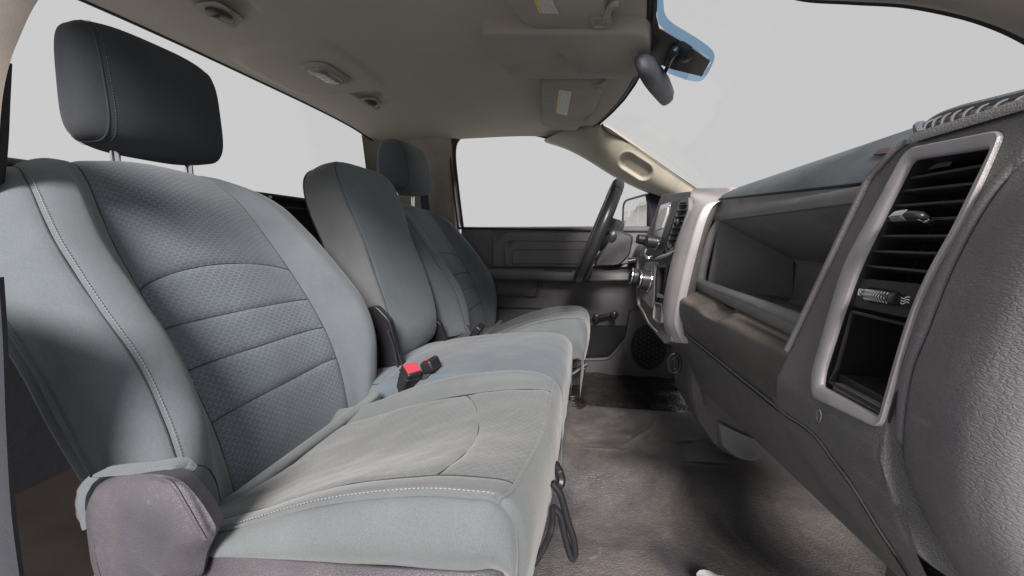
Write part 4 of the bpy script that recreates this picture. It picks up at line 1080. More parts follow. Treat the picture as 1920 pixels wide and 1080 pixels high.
ppr.loft([pts + (0, 0, -.010), pts, c + (pts - c) * .5 + (0, 0, .008)], True, True, True)
tag(ppr.build('paper_scrap', M_PAPER, None, smooth=50), 'crumpled white paper scrap on the floor at the bottom edge', 'paper scrap')
# seat base boxes by the floor: driver side slide
MB().tube([at(1040, 712, y=1.22), at(1075, 700, y=1.24), at(1100, 682, y=1.26)], .008, 8).build('slide_bar', M_BLACK, ds)
MB().prism([at(1045, 700, y=1.30), at(1100, 690, y=1.30), at(1090, 722, y=1.30), at(1060, 726, y=1.30)], (0, .03, 0)).build('slide_foot', M_SATIN, ds, bevel=.004)
#SECTION:DASH
# ------------------------------------------------------------------ dashboard
db = empty('dashboard', (.3, CY, -.2), 'long dark grey plastic dashboard with open storage bin and glove box, dusty', 'dashboard')
def dprof(y):
    """key points (x, z) of the section at width y"""
    t = (y - .47) / (.93 - .47)
    return dict(t=t, lead=(.232 + (.196 - .232) * t, -.150 - .025 * t), seam=(.252 + (.212 - .252) * t, -.222 + .008 * t), bot=(.300 - .035 * t, -.332 - .02 * t))
ps_ = lambda y: .022 * min(1, max(0, (.93 - y) / .46)) - .006 * min(1, max(0, (y - .47) / .46))
ysD = np.linspace(.42, .935, 30)
# top pad
MB().grid([[(.70, y, .045), (.55, y, .090), (.42, y, .110), (.345, y, .1135), (.318, y, .110), (.296, y, .100 - ps_(y) * .3), (.279, y, .0865 - ps_(y) * .8), (.273, y, .0775 - ps_(y))] for y in np.linspace(.37, 1.80, 60)]).build('top_pad', M_PAD, db, smooth=70)
MB().tube([(.2730, y, .0768 - ps_(y)) for y in np.linspace(.40, .95, 30)], .0022, 6).build('pad_seam', M_RUB, db)
# band above the bin, then the lip
MB().grid([[(.273, y, .0765 - ps_(y)), (.2720, y, .068 - ps_(y)), (.2690, y, .052), (.2655, y, .044), (.268, y, .036), (.276, y, .034)] for y in ysD]).build('bin_band', M_BAND, db, smooth=50)
# storage bin cavity
yn, yf = .44, .905
g = [[(.272, y, .036), (.34, y, -.004), (.418, y, -.046), (.424, y, -.055), (.424, y, -.128), (.415, y, -.135), (.258, y, -.105)] for y in (yn, yf)]
MB().grid(np.array(g)).build('bin_liner', M_BIN, db, smooth=20)
MB().prism([(.272, yf, .036), (.418, yf, -.046), (.424, yf, -.128), (.256, yf, -.105)], (0, .008, 0)).build('bin_end', M_BAND, db, smooth=0)
MB().prism([(.272, yn, .036), (.418, yn, -.046), (.424, yn, -.128), (.256, yn, -.105)], (0, -.008, 0)).build('bin_end', M_BIN, db, smooth=0)
# frame round the bin: left upright and sill
fr = curve([(.276, .915, .036), (.262, .925, .0), (.252, .932, -.06), (.249, .930, -.090), (.2485, .915, -.1015), (.2485, .80, -.101), (.2485, .60, -.099), (.2485, .432, -.098)], 120)
fr = resample(fr, 140, False)
MB().tube(fr, .0085, 12, flat=1.15).build('bin_frame', M_BAND, db)
MB().grid([[(.256, y, -.094), (.2425, y, -.0965), (.2385, y, -.104), (.2415, y, -.116), (.247, y, -.1215)] for y in np.linspace(.428, .935, 40)]).build('bin_sill', M_BAND, db, smooth=50)
# wall between bin and centre stack
MB().grid([[(.2785, y, .090), (.275, y, .05), (.262, y, .0), (.252, y, -.06), (.2495, y, -.105), (.252, y, -.13), (.24, y, -.22)] for y in (.925, .96, 1.0)]).build('side_wall', M_GRAIN, db, smooth=60)
# dusty ledge and the glove box bulge
def bulge(y):
    k = dprof(y); lx, lz = k['lead']; sx, sz = k['seam']
    dip = .012 * ex(-((y - .735) / .045) ** 4)
    end = max(0, (y - .90) / .035) ** 2 * .012
    return [(.250, y, -.1195 - dip * .6), (.236, y, -.1225 - dip), (lx + .012 + end, y, -.131 - dip * .9), (lx + .003 + end, y, -.136 - dip * .5), (lx + end, y, -.146), (lx + .002 + end, y, -.172), (sx - .003 + end, y, sz + .012), (sx + end, y, sz)]
MB().grid([resample(curve(bulge(y), 50), 50, False) for y in np.linspace(.415, .940, 90)]).build('ledge', M_DUSTY, db, smooth=70)
MB().prism([tuple(p_) for p_ in bulge(.940)] + [(.27, .94, -.20)], (0, .006, 0)).build('ledge_end', M_DUSTY, db, smooth=0)
MB().tube([(dprof(y)['seam'][0] - .001, y, dprof(y)['seam'][1] - .001) for y in np.linspace(.415, .935, 40)], .0025, 8).build('glove_box_seam', M_RUB, db)
MB().tube([(dprof(y)['seam'][0] - .0028, y, dprof(y)['seam'][1] + .0025) for y in np.linspace(.43, .925, 40)], .0016, 6).build('glove_edge_highlight', M_BAND, db)  # paler line paints the highlight along the glove box edge
# glove box door below the seam, recessed strip and lower lip
def lower(y):
    k = dprof(y); sx, sz = k['seam']; bx, bz = k['bot']
    return [(sx + .002, y, sz - .003), (sx + .010, y, sz - .030), (sx + .5 * (bx - sx), y, sz + .55 * (bz - sz)), (bx - .010, y, bz + .022), (bx, y, bz), (bx + .018, y, bz - .006), (bx + .10, y, bz + .01), (.50, y, bz + .03)]
MB().grid([resample(curve(lower(y), 44), 44, False) for y in np.linspace(.30, .945, 60)]).build('glove_box_door', M_DASH, db, smooth=70)
MB().tube(curve([(.238, .92, -.262), (.262, .75, -.285), (.272, .60, -.285)], 30), .0018, 6).build('door_crease', M_BAND, db)
c = at(1400, 762, y=.80)
MB().tube([c + (0.012, 0, 0), c, c + (-.008, 0, .002)], [.013, .011, .006], 16).build('bump_stop', M_BAND, db)

# vent housing: the face at the near end. plane of the face and helpers
F0 = np.array((.2475, .36, 0.0)); FN = np.array((1, 0.0, -.2095)); FN = FN / np.linalg.norm(FN)
def onf(px, py, lift=0): return hit(px, py, F0 - FN * lift, FN)
outer = [(1707, 279), (1893, 243), (1852, 338), (1806, 433), (1761, 505), (1726, 580), (1698, 669), (1659, 808), (1527, 745), (1527, 697), (1556, 600), (1585, 500), (1640, 400)]
bz = [onf(*p) for p in outer]
BO = matched(bz, [.010, .008, .02, .02, .02, .02, .02, .010, .009, .01, .02, .02, .02], 5)
inner_ = [(1711, 300), (1868, 276), (1836, 338), (1791, 430), (1748, 505), (1714, 580), (1685, 669), (1654, 783), (1543, 724), (1547, 694), (1577, 600), (1610, 505), (1661, 400)]
bi = [onf(*p) for p in inner_]
BI = matched(bi, [.006, .006, .02, .02, .02, .02, .02, .004, .003, .01, .02, .02, .02], 5)
# surrounding grained face, as a sheet from the bin edge round to the door side, with the opening left out
face_out = [onf(1668, 262), onf(1722, 250), onf(1915, 222)]
def facepoint(y, z, lift=0):
    x = F0[0] + (.2095) * z
    if y < .30: x += (.30 - y) * .35 + ((.30 - y) / .08) ** 2 * .004
    if z < -.16: x += (-.16 - z) * .30 + (-.16 - z) ** 2 * 3.0
    if z > .075: x += (z - .075) * .6
    if y > .40: x += 0
    return (x - lift, y, z)
cB = BO.mean(0)
OUT = []
for p_ in BO:                                   # outward fan from the bezel to the rim of the housing
    d = p_ - cB; d[0] = 0; d /= np.linalg.norm(d)
    y, z = p_[1], p_[2]
    t = 1e9
    # left boundary slopes: near the top y=.415, near the bottom y=.475 ; right boundary y=.292 (cap seam) ; top z=.094; bottom z=-.215
    for s in np.linspace(.002, .2, 200):
        yy_, zz_ = y + d[1] * s, z + d[2] * s
        yl = .432 + (.082 - zz_) * .20 - max(0, zz_ - .055) * .8
        yr = .2895 + max(0, .05 - zz_) * .19 if zz_ > -.12 else .322 - (-.12 - zz_) * .30
        if yy_ > yl or yy_ < yr or zz_ > .0905 or zz_ < -.232: t = s; break
    OUT.append(np.array((y + d[1] * t, z + d[2] * t)))
OUT = np.array(OUT)
fan = []
for k in np.linspace(0, 1, 16):
    loop = []
    for p_, o_ in zip(BO, OUT):
        y = p_[1] * (1 - k) + o_[0] * k; z = p_[2] * (1 - k) + o_[1] * k
        e = max(0, k - .82) / .18
        loop.append(facepoint(y, z, .001 - .010 * e ** 2))
    fan.append(loop)
fan.append([(q_[0] + .02, q_[1], q_[2]) for q_ in fan[-1]])
MB().loft(fan, True).build('vent_surround', M_GRAINF, db, smooth=70)
# the inner face the surround folds into towards the bin (a thin proud rim line)
rimL = [facepoint(.432 + (.082 - z) * .20 - .006 - max(0, z - .055) * .8, z, .0035) for z in np.linspace(.082, -.125, 40)]
MB().tube(rimL, .0030, 8).build('surround_edge', M_DASH, db)
# bezel
av = empty('air_vent'); av.location = Vector(F0) - Vector(db.location); av.parent = db
def off(L, f, d): c = cB; return np.array([c[0] + 0, 0, 0]) * 0 + L + (BI - BO) * f - FN * d
MB().loft([off(BO, 0, -.004), off(BO, 0, .003), off(BO, .12, .0040), off(BO, .80, .0032), off(BO, .95, .0018), off(BO, 1.0, -.0005), off(BO, 1.0, -.002)], True).build('bezel', M_SILVER, av, smooth=40)
MB().tube(np.vstack([off(BO, -.04, -.0005), off(BO, -.04, -.0005)[:1]]), .0016, 6, False).build('bezel_gap', M_RUB, av)
# cavity: dark box behind
cav0 = off(BO, 1.0, -.0018); cc = cav0.mean(0)
deep = cc + (cav0 - cc) * .96 + FN * .055
MB().loft([cav0, deep], True, False, True).build('duct', M_BLACK, av, smooth=20)
# louvres
lines = [((1712, 331), (1845, 305)), ((1692, 356), (1825, 340)), ((1676, 384), (1806, 373)), ((1658, 412), (1792, 405)), ((1646, 440), (1773, 439)), ((1632, 468), (1757, 472)), ((1622, 495), (1743, 507))]
M_LOUVL = plain('pale louvre plastic', (.14, .14, .145), .4)
M_LOUV = plain('louvre plastic', (.035, .033, .035), .35)
for a, b in lines:
    A = onf(a[0] - 6, a[1], -.004); B_ = onf(b[0] + 6, b[1], -.004)
    dv = np.array((.020, 0, -.006))
    MB().prism([A, A + dv, A + dv + (0, 0, -.0022), A + (-.0005, 0, -.0022)], B_ - A).build('louvre', M_LOUV, av, bevel=.0006, seg=2)
# upright vanes and the thin wire behind the louvres
M_DUSTV = plain('dusty vane', (.20, .15, .12), .8)
for i, (a, b) in enumerate([((1765, 290), (1650, 545)), ((1808, 285), (1694, 540)), ((1728, 300), (1618, 540))]):
    A = onf(*a, -.034); B_ = onf(*b, -.034)
    MB().prism([A, A + (.022, 0, 0), A + (.022, -.0016, 0), A + (0, -.0016, 0)], B_ - A).build('upright_vane', M_DUSTV if i == 0 else M_LOUV, av)
tb = onf(1790, 410, .000)
t0, t1 = onf(1676, 409, -.001), onf(1722, 404, .002)
mb = MB()
gp_ = curve([onf(1674, 410, .0), onf(1690, 405, .006), onf(1710, 403, .008), onf(1728, 405, .006), onf(1736, 412, .001)], 24)
mb.tube(gp_, [.0015 + .0028 * math.sin(math.pi * i / 23) ** .6 for i in range(24)], 14, flat=.75).build('thumb_slider', M_SATIN, av)
ribs = MB()
for k in range(8):
    p_ = gp_[4 + k]; ribs.tube([p_ + (-.003, 0, -.004), p_ + (-.0068, 0, 0), p_ + (-.003, 0, .004)], .0004, 4)
ribs.build('slider_ribs', M_BAND, av, kind='stuff')
MB().tube(curve([onf(1724, 404, .004), onf(1736, 411, .002), onf(1748, 420, -.003)], 16), [.0036 - .0001 * i for i in range(16)], 8).build('slider_arm', M_CHROME, av)
# control strip with thumb wheel
cs_ = [onf(1607, 520, -.004), onf(1735, 533, -.004), onf(1714, 600, -.004), onf(1590, 574, -.004)]
MB().prism(cs_, FN * .02).build('control_strip', M_BLACK, av, bevel=.0012)
L = resample(rounded([onf(1622, 545, -.0033), onf(1630, 537, -.0033), onf(1682, 546, -.0033), onf(1690, 556, -.0033), onf(1682, 572, -.0033), onf(1628, 567, -.0033)], .003, 4), 40); c = L.mean(0)
MB().loft([L, c + (L - c) * .9 - FN * .0012, c + (L - c) * .82 + FN * .001], True, False, True).build('wheel_slot', M_RUB, av, smooth=0)
wa, wb = onf(1629, 552, -.002), onf(1683, 561, -.002)
mb = MB(); n_ = 30
P_ = [wa * (1 - t) + wb * t - FN * (.0042 * math.sin(math.pi * t) ** .7) for t in np.linspace(.02, .98, n_)]
mb.tube(P_, [.0050 + .0004 * (i % 2) for i in range(n_)], 12, flat=.9); mb.build('thumb_wheel', M_SATIN, av, smooth=20)
for t in np.linspace(.12, .9, 12):
    k = wa * (1 - t) + wb * t - FN * (.0042 * math.sin(math.pi * t) ** .7)
    MB().tube([k + (-.0030, 0, -.0044), k + (-.0055, 0, 0), k + (-.0030, 0, .0044)], .00045, 4).build('wheel_rib', M_STEEL, av)
# printed symbols: closed flap (crossed box) and three wavy lines
def stroke(pts, r=.00045): return MB().tube([onf(x, y, -.0036) for x, y in pts], r, 5)
for pts in ([(1611, 542), (1619, 543), (1617, 554), (1609, 553), (1611, 542)], [(1611, 542), (1617, 554)], [(1619, 543), (1609, 553)]): stroke(pts).build('vent_closed_symbol', M_WHITE, av)
for dy in (0, 5, 10):
    stroke([(1690 + t * 16 - dy * .15, 558 + dy + 1.8 * math.sin(t * 6.3)) for t in np.linspace(0, 1, 10)]).build('air_flow_symbol', M_WHITE, av)
# cubby under the vent
cu = [onf(1598, 585, -.003), onf(1700, 609, -.003), onf(1672, 716, -.003), onf(1652, 770, -.003), onf(1556, 716, -.003), onf(1570, 690, -.003)]
MB().tube(np.vstack([cu, cu[:1]]), .0016, 6, False).build('cubby_rim', M_LOUV, av)
s0 = [onf(1573, 700, -.010), onf(1657, 745, -.010)]
MB().prism([s0[0], s0[0] + (.045, 0, -.001), s0[0] + (.045, 0, -.010), s0[0] + (0, 0, -.010)], s0[1] - s0[0]).build('cubby_step', M_LOUV, av, bevel=.001)
s0 = [onf(1562, 716, -.004), onf(1655, 765, -.004)]
MB().prism([s0[0], s0[0] + (.012, 0, -.001), s0[0] + (.012, 0, -.008), s0[0] + (0, 0, -.008)], s0[1] - s0[0]).build('cubby_lip', M_BAND, av, bevel=.001)

# end cap: coarse grained face between the seam and the door opening
seamP = [(.272, .288, .075), (.263, .296, .055), (.250, .303, .025), (.240, .309, -.018), (.2325, .311, -.062), (.2265, .312, -.100), (.2275, .311, -.155), (.240, .311, -.195), (.268, .310, -.243), (.300, .312, -.285), (.345, .315, -.345)]
SP = curve(seamP, 90)
g = []
for i, s in enumerate(SP):
    t = i / 89
    x, y, z = s
    g.append([(x + .008, y + .001, z), (x - .0005, y - .0005, z), (x - .0026, y - .004, z), (x - .0040, y - .012, z), (x - .0060, y - .024, z + .001), (x - .0080, y - .038, z + .001), (x - .006, y - .056, z + .002), (x + .008, y - .075, z + .003), (x + .050, y - .086, z + .004), (x + .13, y - .088, z + .006), (x + .24, y - .09, z + .008)])
MB().grid([curve(r, 50) for r in g]).build('end_cap', M_GRAIN, db, smooth=70)
MB().tube(SP + (.0015, .0012, 0), .0016, 6).build('end_cap_seam', M_RUB, db)
# soft roll just inside the seam (outer edge of the dash face)
g = []
for i, s in enumerate(SP):
    x, y, z = s
    g.append([(x + .004, y + .0014, z), (x - .0005, y + .0018, z), (x - .0024, y + .0045, z), (x - .0018, y + .0085, z), (x + .0025, y + .0125, z), (x + .009, y + .017, z)])
MB().grid([curve(r, 30) for r in g[4:]]).build('edge_roll', M_GRAIN, db, smooth=70)
# lower corner below the vent, running under to the door
g = []
for y in np.linspace(.294, .50, 24):
    k = dprof(max(y, .36)); col = []
    for z in np.linspace(-.19, -.46, 34):
        x = facepoint(.36, z)[0]
        x = min(x, .36)
        if z > -.224: x = x + .0035 * 0
        col.append((x + .003 * max(0, (y - .42) / .08) - .0, y, z))
    g.append(col)
MB().grid(g).build('lower_corner', M_DASH, db, smooth=70)
cs0 = curve([(.2265, .500, -.2045), (.2195, .457, -.1968), (.2185, .427, -.1918), (.2180, .398, -.1905), (.2200, .376, -.1985), (.2240, .352, -.2097), (.2335, .340, -.2297), (.2445, .331, -.2497), (.2595, .336, -.2707), (.275, .337, -.289)], 70)
MB().tube(cs0 + (-.0002, 0, -.0010), .0011, 6).build('corner_seam', M_RUB, db)
MB().tube(cs0 + (-.0006, 0, .0008), .0010, 6).build('corner_edge_highlight', M_BAND, db)  # the same painted highlight carried on round the corner
# small embossed oval beside the bezel
e0 = np.array((.2095, .3815, -.1615)); MB().tube([e0 + (-.0004, .0035 * math.cos(t), .0055 * math.sin(t)) for t in np.linspace(0, 2 * math.pi, 20)], .0005, 5, False).build('embossed_oval', M_BAND, db)
# demister grille on the top near end
tp = [at(1722, 262, x=.272), at(1758, 240, x=.279), at(1800, 224, x=.285), at(1860, 208, x=.288), at(1935, 190, x=.290)]
dm = empty('demister_vent'); dm.location = Vector((.29, .36, .095)) - Vector(db.location); dm.parent = db
lowp_ = curve([at(1722, 263, x=.268), at(1775, 250, x=.268), at(1845, 234, x=.268), at(1960, 208, x=.268)], 40)
uppp_ = curve([at(1732, 246, x=.282), at(1760, 225, x=.288), at(1800, 210, x=.290), at(1860, 196, x=.290), at(1960, 173, x=.290)], 40)
surf = [[lowp_[i] * (1 - t) + uppp_[i] * t + np.array((-.004, 0, .003)) * math.sin(math.pi * t) for t in np.linspace(0, 1, 14)] for i in range(40)]
MB().grid(surf).build('vent_base', M_BLACK, dm, smooth=70)
MB().tube(np.array([s[2] for s in surf]) + (-.002, 0, .001), .0028, 8).build('lower_rim', M_PAD, dm)
MB().tube(np.array([s[12] for s in surf]) + (.001, 0, .001), .0045, 8).build('upper_rim', M_PAD, dm)
MB().tube(curve([np.array(surf[3][k]) + (-.003, 0, .003) for k in range(1, 12)], 20), .003, 8).build('end_rim', M_PAD, dm)
for i in range(5, 36, 4):
    p0_, p1_ = lowp_[i], uppp_[min(39, i + 5)]
    pts = [p0_ * (1 - t) + p1_ * t + np.array((-.0062, 0, .0035)) * math.sin(math.pi * (.12 + .8 * t)) for t in np.linspace(0.03, .97, 8)]
    MB().tube(curve(pts, 24), .0008, 6, flat=1.0).build('fin', M_LOUVL, dm)
MB().grid([[(.26, y, .078), (.262, y, .086), (.27, y, .0885)] for y in np.linspace(.27, .398, 20)]).build('vent_lip', M_DASH, dm, smooth=60)
# embossed mark on the pad: framed plate with small raised letters
mk = [at(1640, 291, x=.2885), at(1650, 281, x=.2925), at(1674, 277, x=.2915), at(1668, 288, x=.2865)]
mo_ = MB().prism([q_ + (-.0012, 0, .0008) for q_ in mk], (0.001, 0, -.001)).build('airbag_mark', plain('brown mark', (.10, .06, .06), .6), db, smooth=0)

# big dark air box hanging under the dash over the tunnel
hb = empty('heater_box', (.36, 1.0, -.45), 'scuffed black heater box hanging under the dashboard above the tunnel', 'heater box')
sil = [(1292, 690), (1294, 745), (1306, 792), (1338, 838), (1372, 860), (1416, 870), (1446, 852), (1446, 832), (1390, 790), (1420, 700), (1340, 640)]
L = resample(rounded([at(*p_, y=.97) for p_ in sil], .015, 4), 90); c = L.mean(0)
MB().loft([L + (0, .22, 0), L + (0, .03, 0), c + (L - c) * (.985, 1, .985) + (0, .008, 0), c + (L - c) * (.93, 1, .93), c + (L - c) * .5 + (0, -.004, 0)], True, True, True).build('shell', M_DASH, hb, smooth=50)
L = resample(rounded([at(*p_, y=.955) for p_ in [(1345, 790), (1390, 812), (1432, 828), (1444, 846), (1416, 866), (1380, 858), (1352, 836)]], .012, 4), 60); c = L.mean(0)
MB().loft([L + (0, .03, 0), L, c + (L - c) * .93 + (0, -.004, 0)], True, False, True).build('lower_cover', M_BIN, hb, smooth=50)
# lower trim of the centre stack running down from the silver ribbon
ls = [(1262, 640), (1276, 645), (1300, 700), (1340, 760), (1400, 810), (1450, 842), (1400, 790), (1350, 740), (1318, 690), (1290, 640)]

# ------------------------------------------------------------------ centre stack
st = empty('centre_stack', (.2, 1.1, -.1), 'centre stack with silver trim, screen, side vents and chrome ringed knobs', 'centre stack')
SN = np.array((1, .24, -.16)); SN /= np.linalg.norm(SN); S0 = np.array((.206, .95, 0.))
def ons(px, py, lift=0): return hit(px, py, S0 - SN * lift, SN)
# silver ribbon: outer and inner rims
ro = [at(1368, 352, y=.915), at(1361, 374, y=.915), at(1330, 380, y=.905), at(1313, 402, y=.90), at(1298, 450, y=.90), at(1283, 510, y=.90), at(1270, 570, y=.90), at(1266, 610, y=.90), at(1279, 643, y=.90)]
ri = [at(1300, 353, y=.99), at(1297, 361, y=.99), at(1295, 375, y=.975), at(1286, 410, y=.96), at(1270, 450, y=.955), at(1254, 510, y=.95), at(1244, 565, y=.95), at(1243, 600, y=.95), at(1252, 640, y=.95)]
RO = curve(ro, 90); RI = curve(ri, 90)
gr = [[RO[i] + (.016, -.001, 0), RO[i] + (.002, -.001, 0), RO[i] + (-.0015, .001, 0)] + [RO[i] * (1 - t) + RI[i] * t + np.array((-.004, -.002, 0)) * math.sin(math.pi * t) for t in np.linspace(.08, .92, 10)] + [RI[i] + (0, .001, 0), RI[i] + (.010, .006, 0)] for i in range(90)]
MB().grid(gr).build('silver_trim', M_SILVER, st, smooth=60)
# side cheek between trim and dash (grained)
ck_o = [at(1362, 374, y=.918), at(1340, 400, y=.922), at(1322, 450, y=.93), at(1314, 500, y=.935), at(1309, 545, y=.935), at(1290, 580, y=.935), at(1275, 610, y=.93), at(1281, 643, y=.91)]
CKO = curve(ck_o, 60); RO6 = curve(ro[1:], 60)
MB().grid([RO6 + (.004, .002, 0), RO6 * .5 + CKO * .5 + (.004, 0, 0), CKO + (.004, .006, 0)]).build('side_cheek', M_GRAIN, st, smooth=60)
# face behind everything
back_ = [ons(1296, 358, -.012), ons(1240, 365, -.012), ons(1198, 480, -.012), ons(1196, 575, -.012), ons(1215, 610, -.012), ons(1246, 645, -.012), ons(1258, 640, -.012), ons(1262, 520, -.012), ons(1290, 420, -.012)]
MB().prism(back_, SN * .05).build('face_plate', M_DASH, st, bevel=.002)
# stack body that closes the side towards the driver
MB().prism([(.235, .98, .085), (.225, 1.28, .085), (.34, 1.28, .085), (.34, .95, .085)], (-.01, 0, -.34)).build('stack_body', M_DASH, st, bevel=.01)
# radio bezel with screen
def panel(name, pts, mat, lift, thick, rad, parent, bev=.0015, smooth=40):
    L = rounded([ons(*p_, lift) for p_ in pts], rad, 4)
    return MB().prism(L, SN * thick).build(name, mat, parent, bevel=bev, smooth=smooth)
panel('radio_bezel', [(1238, 384), (1257, 378), (1254, 400), (1240, 445), (1228, 470), (1217, 466)], M_CHROME, .004, .012, .008, st)
panel('screen', [(1240, 392), (1252, 388), (1249, 402), (1240, 428), (1229, 432), (1232, 410)], M_SCREEN, .0075, .004, .003, st)
panel('radio_side', [(1259, 377), (1276, 374), (1270, 392), (1252, 440), (1240, 478), (1226, 482), (1240, 446), (1254, 402)], M_SATIN, .003, .012, .006, st)
# side vent with slats, thumb wheel below
vo = [(1276, 372), (1291, 370), (1291, 392), (1274, 440), (1262, 470), (1250, 476), (1246, 470), (1260, 425)]
L = resample(rounded([ons(*p_, .003) for p_ in vo], .004, 4), 70); c = L.mean(0)
MB().loft([L + SN * .01, L, c + (L - c) * .84, c + (L - c) * .80 + SN * .02], True, False, True).build('vent_bezel', M_DASH, st, smooth=35)
for i in range(7):
    t = i / 6; a_ = ons(1274 - 22 * t - 1, 383 + 66 * t, .004); b_ = ons(1288 - 20 * t, 381 + 66 * t, .004)
    MB().prism([a_, a_ + (.012, 0, -.003), a_ + (.012, 0, -.006), a_ + (0, 0, -.003)], b_ - a_).build('vent_slat', M_SATIN, st, bevel=.0005)
kx = ons(1270, 416, .007); MB().tube([kx + (0, 0, .006), kx, kx + (0, 0, -.006)], [.003, .005, .003], 10).build('vent_slider', M_SATIN, st)
kx = ons(1254, 461, .006); MB().tube([kx + (0, -.008, 0), kx, kx + (0, .008, 0)], [.005, .0065, .005], 12).build('vent_wheel', M_SATIN, st)
# silver swoosh under the vent
MB().tube(curve([ons(1264, 470, .006), ons(1252, 478, .007), ons(1238, 482, .007), ons(1228, 486, .006)], 20), [.0015 + .0035 * math.sin(math.pi * i / 19) for i in range(20)], 8).build('silver_swoosh', M_SILVER, st)
# knobs
def knob(px, py, r, d, mat=M_SATIN, ring=True, y=None):
    c = ons(px, py, .0); k = empty('knob'); k.location = Vector(c) - Vector(st.location); k.parent = st
    MB().tube([c + SN * .004, c - SN * .004, c - SN * d * .8, c - SN * d, c - SN * (d + .001)], [r * 1.12, r * 1.05, r * .96, r * .9, r * .6], 24).build('grip', mat, k)
    if ring:
        q = np.linspace(0, 2 * math.pi, 29)
        e1 = np.array((0, 1, 0.)); e2 = np.cross(SN, e1)
        for dd, rr_2 in ((.004, 1.14), (d, .90)):
            MB().tube([c - SN * dd + (e1 * math.cos(t) + e2 * math.sin(t)) * r * rr_2 for t in q], .0022, 6, False).build('chrome_ring', M_CHROME, k)
knob(1232, 455, .016, .030, M_BLACK, False); knob(1222, 452, .014, .040, M_BLACK, False)
knob(1220, 527, .026, .030); knob(1212, 522, .024, .042)
MB().tube(curve([ons(1212, 468, .03), ons(1209, 478, .034), ons(1215, 484, .03), ons(1222, 482, .02)], 16), .0045, 8).build('chrome_handle', M_CHROME, st)
panel('control_face', [(1210, 492), (1228, 490), (1226, 556), (1222, 580), (1204, 560), (1200, 520)], M_DASH, .004, .012, .008, st)
# slot pocket
L = resample(rounded([ons(*p_, .004) for p_ in [(1233, 497), (1251, 496), (1249, 520), (1244, 560), (1229, 558), (1230, 520)]], .005, 4), 50); c = L.mean(0)
MB().loft([L + SN * .01, L, c + (L - c) * .86 - SN * .001, c + (L - c) * (.66, .66, .80), c + (L - c) * (.6, .6, .74) + SN * .03], True, False, True).build('slot_pocket', M_SATIN, st, smooth=30)
panel('pocket_lip', [(1232, 550), (1245, 554), (1244, 560), (1231, 557)], M_BAND, .007, .004, .001, st)
L = resample(rounded([ons(*p_, .005) for p_ in [(1226, 566), (1242, 569), (1241, 596), (1240, 606), (1232, 606), (1223, 598)]], .005, 4), 50); c = L.mean(0)
MB().loft([L + SN * .01, L, c + (L - c) * .86 - SN * .001, c + (L - c) * .82 + SN * .004], True, False, True).build('lower_cover', M_DASH, st, smooth=30)
MB().tube(curve([ons(1198, 572, .006), ons(1207, 585, .006), ons(1216, 604, .006), ons(1232, 622, .006)], 24), .0015, 8).build('bottom_edge', M_BAND, st)
MB().tube(curve([ons(1197, 480, .006), ons(1195, 530, .006), ons(1198, 572, .006)], 20), .004, 8).build('left_edge', M_DASH, st)
# column of trim that continues below the ribbon to the heater box
a_ = curve([at(1215, 602, y=1.0), at(1245, 640, y=.99), at(1268, 668, y=.98), at(1292, 720, y=.97), at(1300, 770, y=.97)], 40)
b_ = curve([at(1262, 600, y=.905), at(1282, 645, y=.905), at(1306, 690, y=.91), at(1352, 742, y=.92), at(1400, 790, y=.93)], 40)
a_ = a_ + (.022, 0, 0); b_ = b_ + np.linspace(.022, 0, 40)[:, None] * np.array((1, 0, 0))
MB().grid([a_ + (.02, .10, 0), a_, a_ * .5 + b_ * .5 + (-.008, 0, 0), b_, b_ + (.03, .01, 0)]).build('lower_trim', M_DASH, st, smooth=60)
q0 = at(1264, 680, y=.96)
MB().tube([q0 + (.014 * math.cos(t), -.004, .024 * math.sin(t)) for t in np.linspace(0, 2 * math.pi, 25)], .004, 8, False).build('outlet_ring', M_SATIN, st)
MB().tube([q0 + (.008 * math.cos(t), -.005, .014 * math.sin(t)) for t in np.linspace(0, 2 * math.pi, 25)], .003, 8, False).build('outlet_ring', M_BLACK, st)

# ------------------------------------------------------------------ driver's end of the dash, instrument hood, column, wheel
MB().grid([[(.70, y, .06), (.34, y, .105), (.29, y, .09), (.255, y, .03), (.235, y, -.06), (.245, y, -.13), (.28, y, -.19), (.36, y, -.23)] for y in np.linspace(1.28, 1.80, 20)]).build('driver_fascia', M_SHROUD, db, smooth=60)
MB().grid([[(.235, y, -.02), (.205, y, -.035), (.195, y, -.06), (.205, y, -.105), (.245, y, -.14)] for y in np.linspace(1.30, 1.79, 14)]).build('knee_panel', M_PAD, db, smooth=60)
hood = empty('instrument_hood'); hood.location = Vector((.2, 1.45, .1)) - Vector(db.location); hood.parent = db
g = []
for i, q in enumerate(np.linspace(0, math.pi, 24)):
    yq, zq = 1.42 - .19 * math.cos(q), .045 + .085 * math.sin(q)
    g.append([(.48, 1.42 + (yq - 1.42) * .92, zq - .02), (.38, yq, zq), (.30, yq, zq + .004), (.288, yq, zq), (.290, 1.42 + (yq - 1.42) * .93, zq - .008), (.32, 1.42 + (yq - 1.42) * .88, zq - .014), (.35, 1.42 + (yq - 1.42) * .8, .02)])
MB().grid(g).build('hood_shell', M_PAD, hood, smooth=60)
MB().prism([(.345, 1.26, .0), (.345, 1.58, .0), (.345, 1.58, .10), (.345, 1.26, .10)], (.01, 0, 0)).build('gauge_face', M_BLACK, hood, smooth=0)
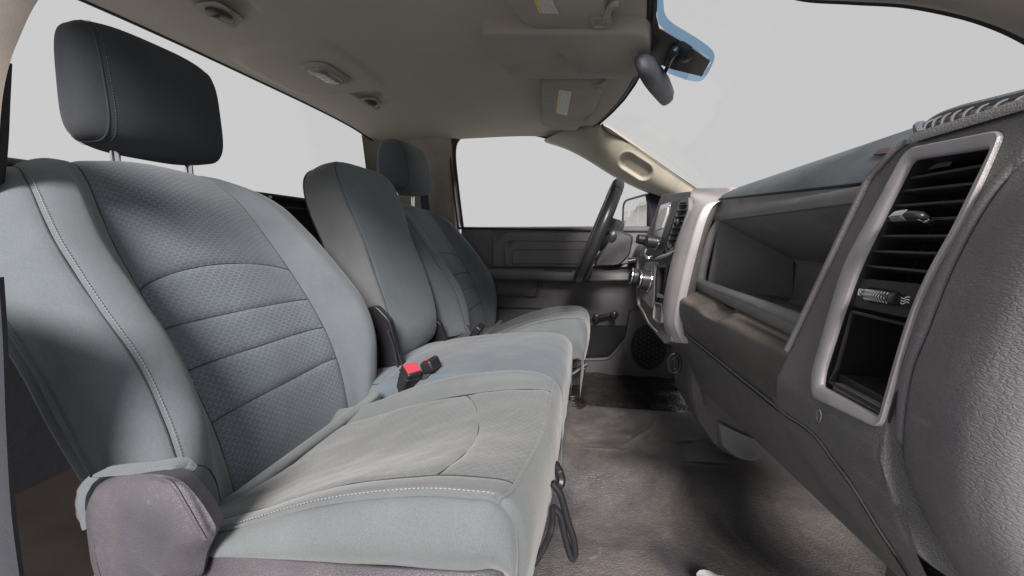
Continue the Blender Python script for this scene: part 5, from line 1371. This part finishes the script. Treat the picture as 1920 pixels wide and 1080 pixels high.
# steering column and wheel
sc = empty('steering_column', (.15, 1.47, -.05), 'dark plastic steering column shroud behind the wheel', 'steering column')
L0 = [at(1128, 470, y=1.42), at(1152, 428, y=1.42), at(1187, 442, y=1.42), at(1180, 478, y=1.42), at(1160, 498, y=1.42), at(1112, 500, y=1.42)]
L = resample(rounded(L0, .012, 4), 60); c = L.mean(0)
MB().loft([c + (L - c) * .86 + (0, -.045, 0), c + (L - c) * .96 + (0, -.038, 0), L + (0, -.02, 0), L + (0, .10, 0), c + (L - c) * .86 + (0, .125, 0)], True, True, True).build('shroud', M_SHROUD, sc, smooth=45)
MB().tube([at(1178, 490, y=1.40), at(1192, 488, y=1.40)], .012, 10).build('ignition_boss', M_SATIN, sc)
MB().tube(curve([at(1112, 498, y=1.42), at(1140, 502, y=1.42), at(1190, 497, y=1.42)], 12), .010, 8).build('lower_rail', M_BLACK, sc)
sw = empty('steering_wheel', (.025, 1.46, .018), 'black steering wheel seen almost edge on', 'steering wheel')
n = np.array((-.934, -.02, .358)); n /= np.linalg.norm(n); u = np.array((0, 1, 0.)); u -= n * (u @ n); u /= np.linalg.norm(u); v = np.cross(n, u)
C0 = np.array((.027, 1.46, .018)); R0 = .180
q = np.linspace(0, 2 * math.pi, 97)
MB().tube([C0 + (u * math.cos(t) + v * math.sin(t)) * R0 for t in q], .0205, 18, False).build('rim', M_SATIN, sw, smooth=80)
if v[2] < 0: v = -v
for a0, a1, nm in ((1.05, 2.1, 'rim_grip'),):
    MB().tube([C0 + (u * math.cos(t) + v * math.sin(t)) * R0 for t in np.linspace(a0 * 0 + .9, 2.24, 30)], .0215, 18).build(nm, M_BLACK, sw)
for ang in (0.15, math.pi - .15, -math.pi / 2 - .5, -math.pi / 2 + .5):
    e = C0 + (u * math.cos(ang) + v * math.sin(ang)) * R0 * .97
    MB().tube(curve([C0 - n * .045, C0 * .5 + e * .5 - n * .022, e], 14), [.026, .024, .022, .02, .018, .017, .016, .015, .014, .013, .012, .012, .012, .012], 12, flat=.7).build('spoke', M_SATIN, sw)
lo = []
for k, (rr_3, d) in enumerate(((.075, -.075), (.082, -.055), (.080, -.030), (.060, -.016), (.02, -.012))):
    lo.append([C0 + n * d + (u * math.cos(t) * rr_3 * 1.1 + v * math.sin(t) * rr_3 * .85) for t in np.linspace(0, 2 * math.pi, 36, endpoint=False)])
MB().loft(lo, True, True, True).build('hub', M_SATIN, sw, smooth=60)
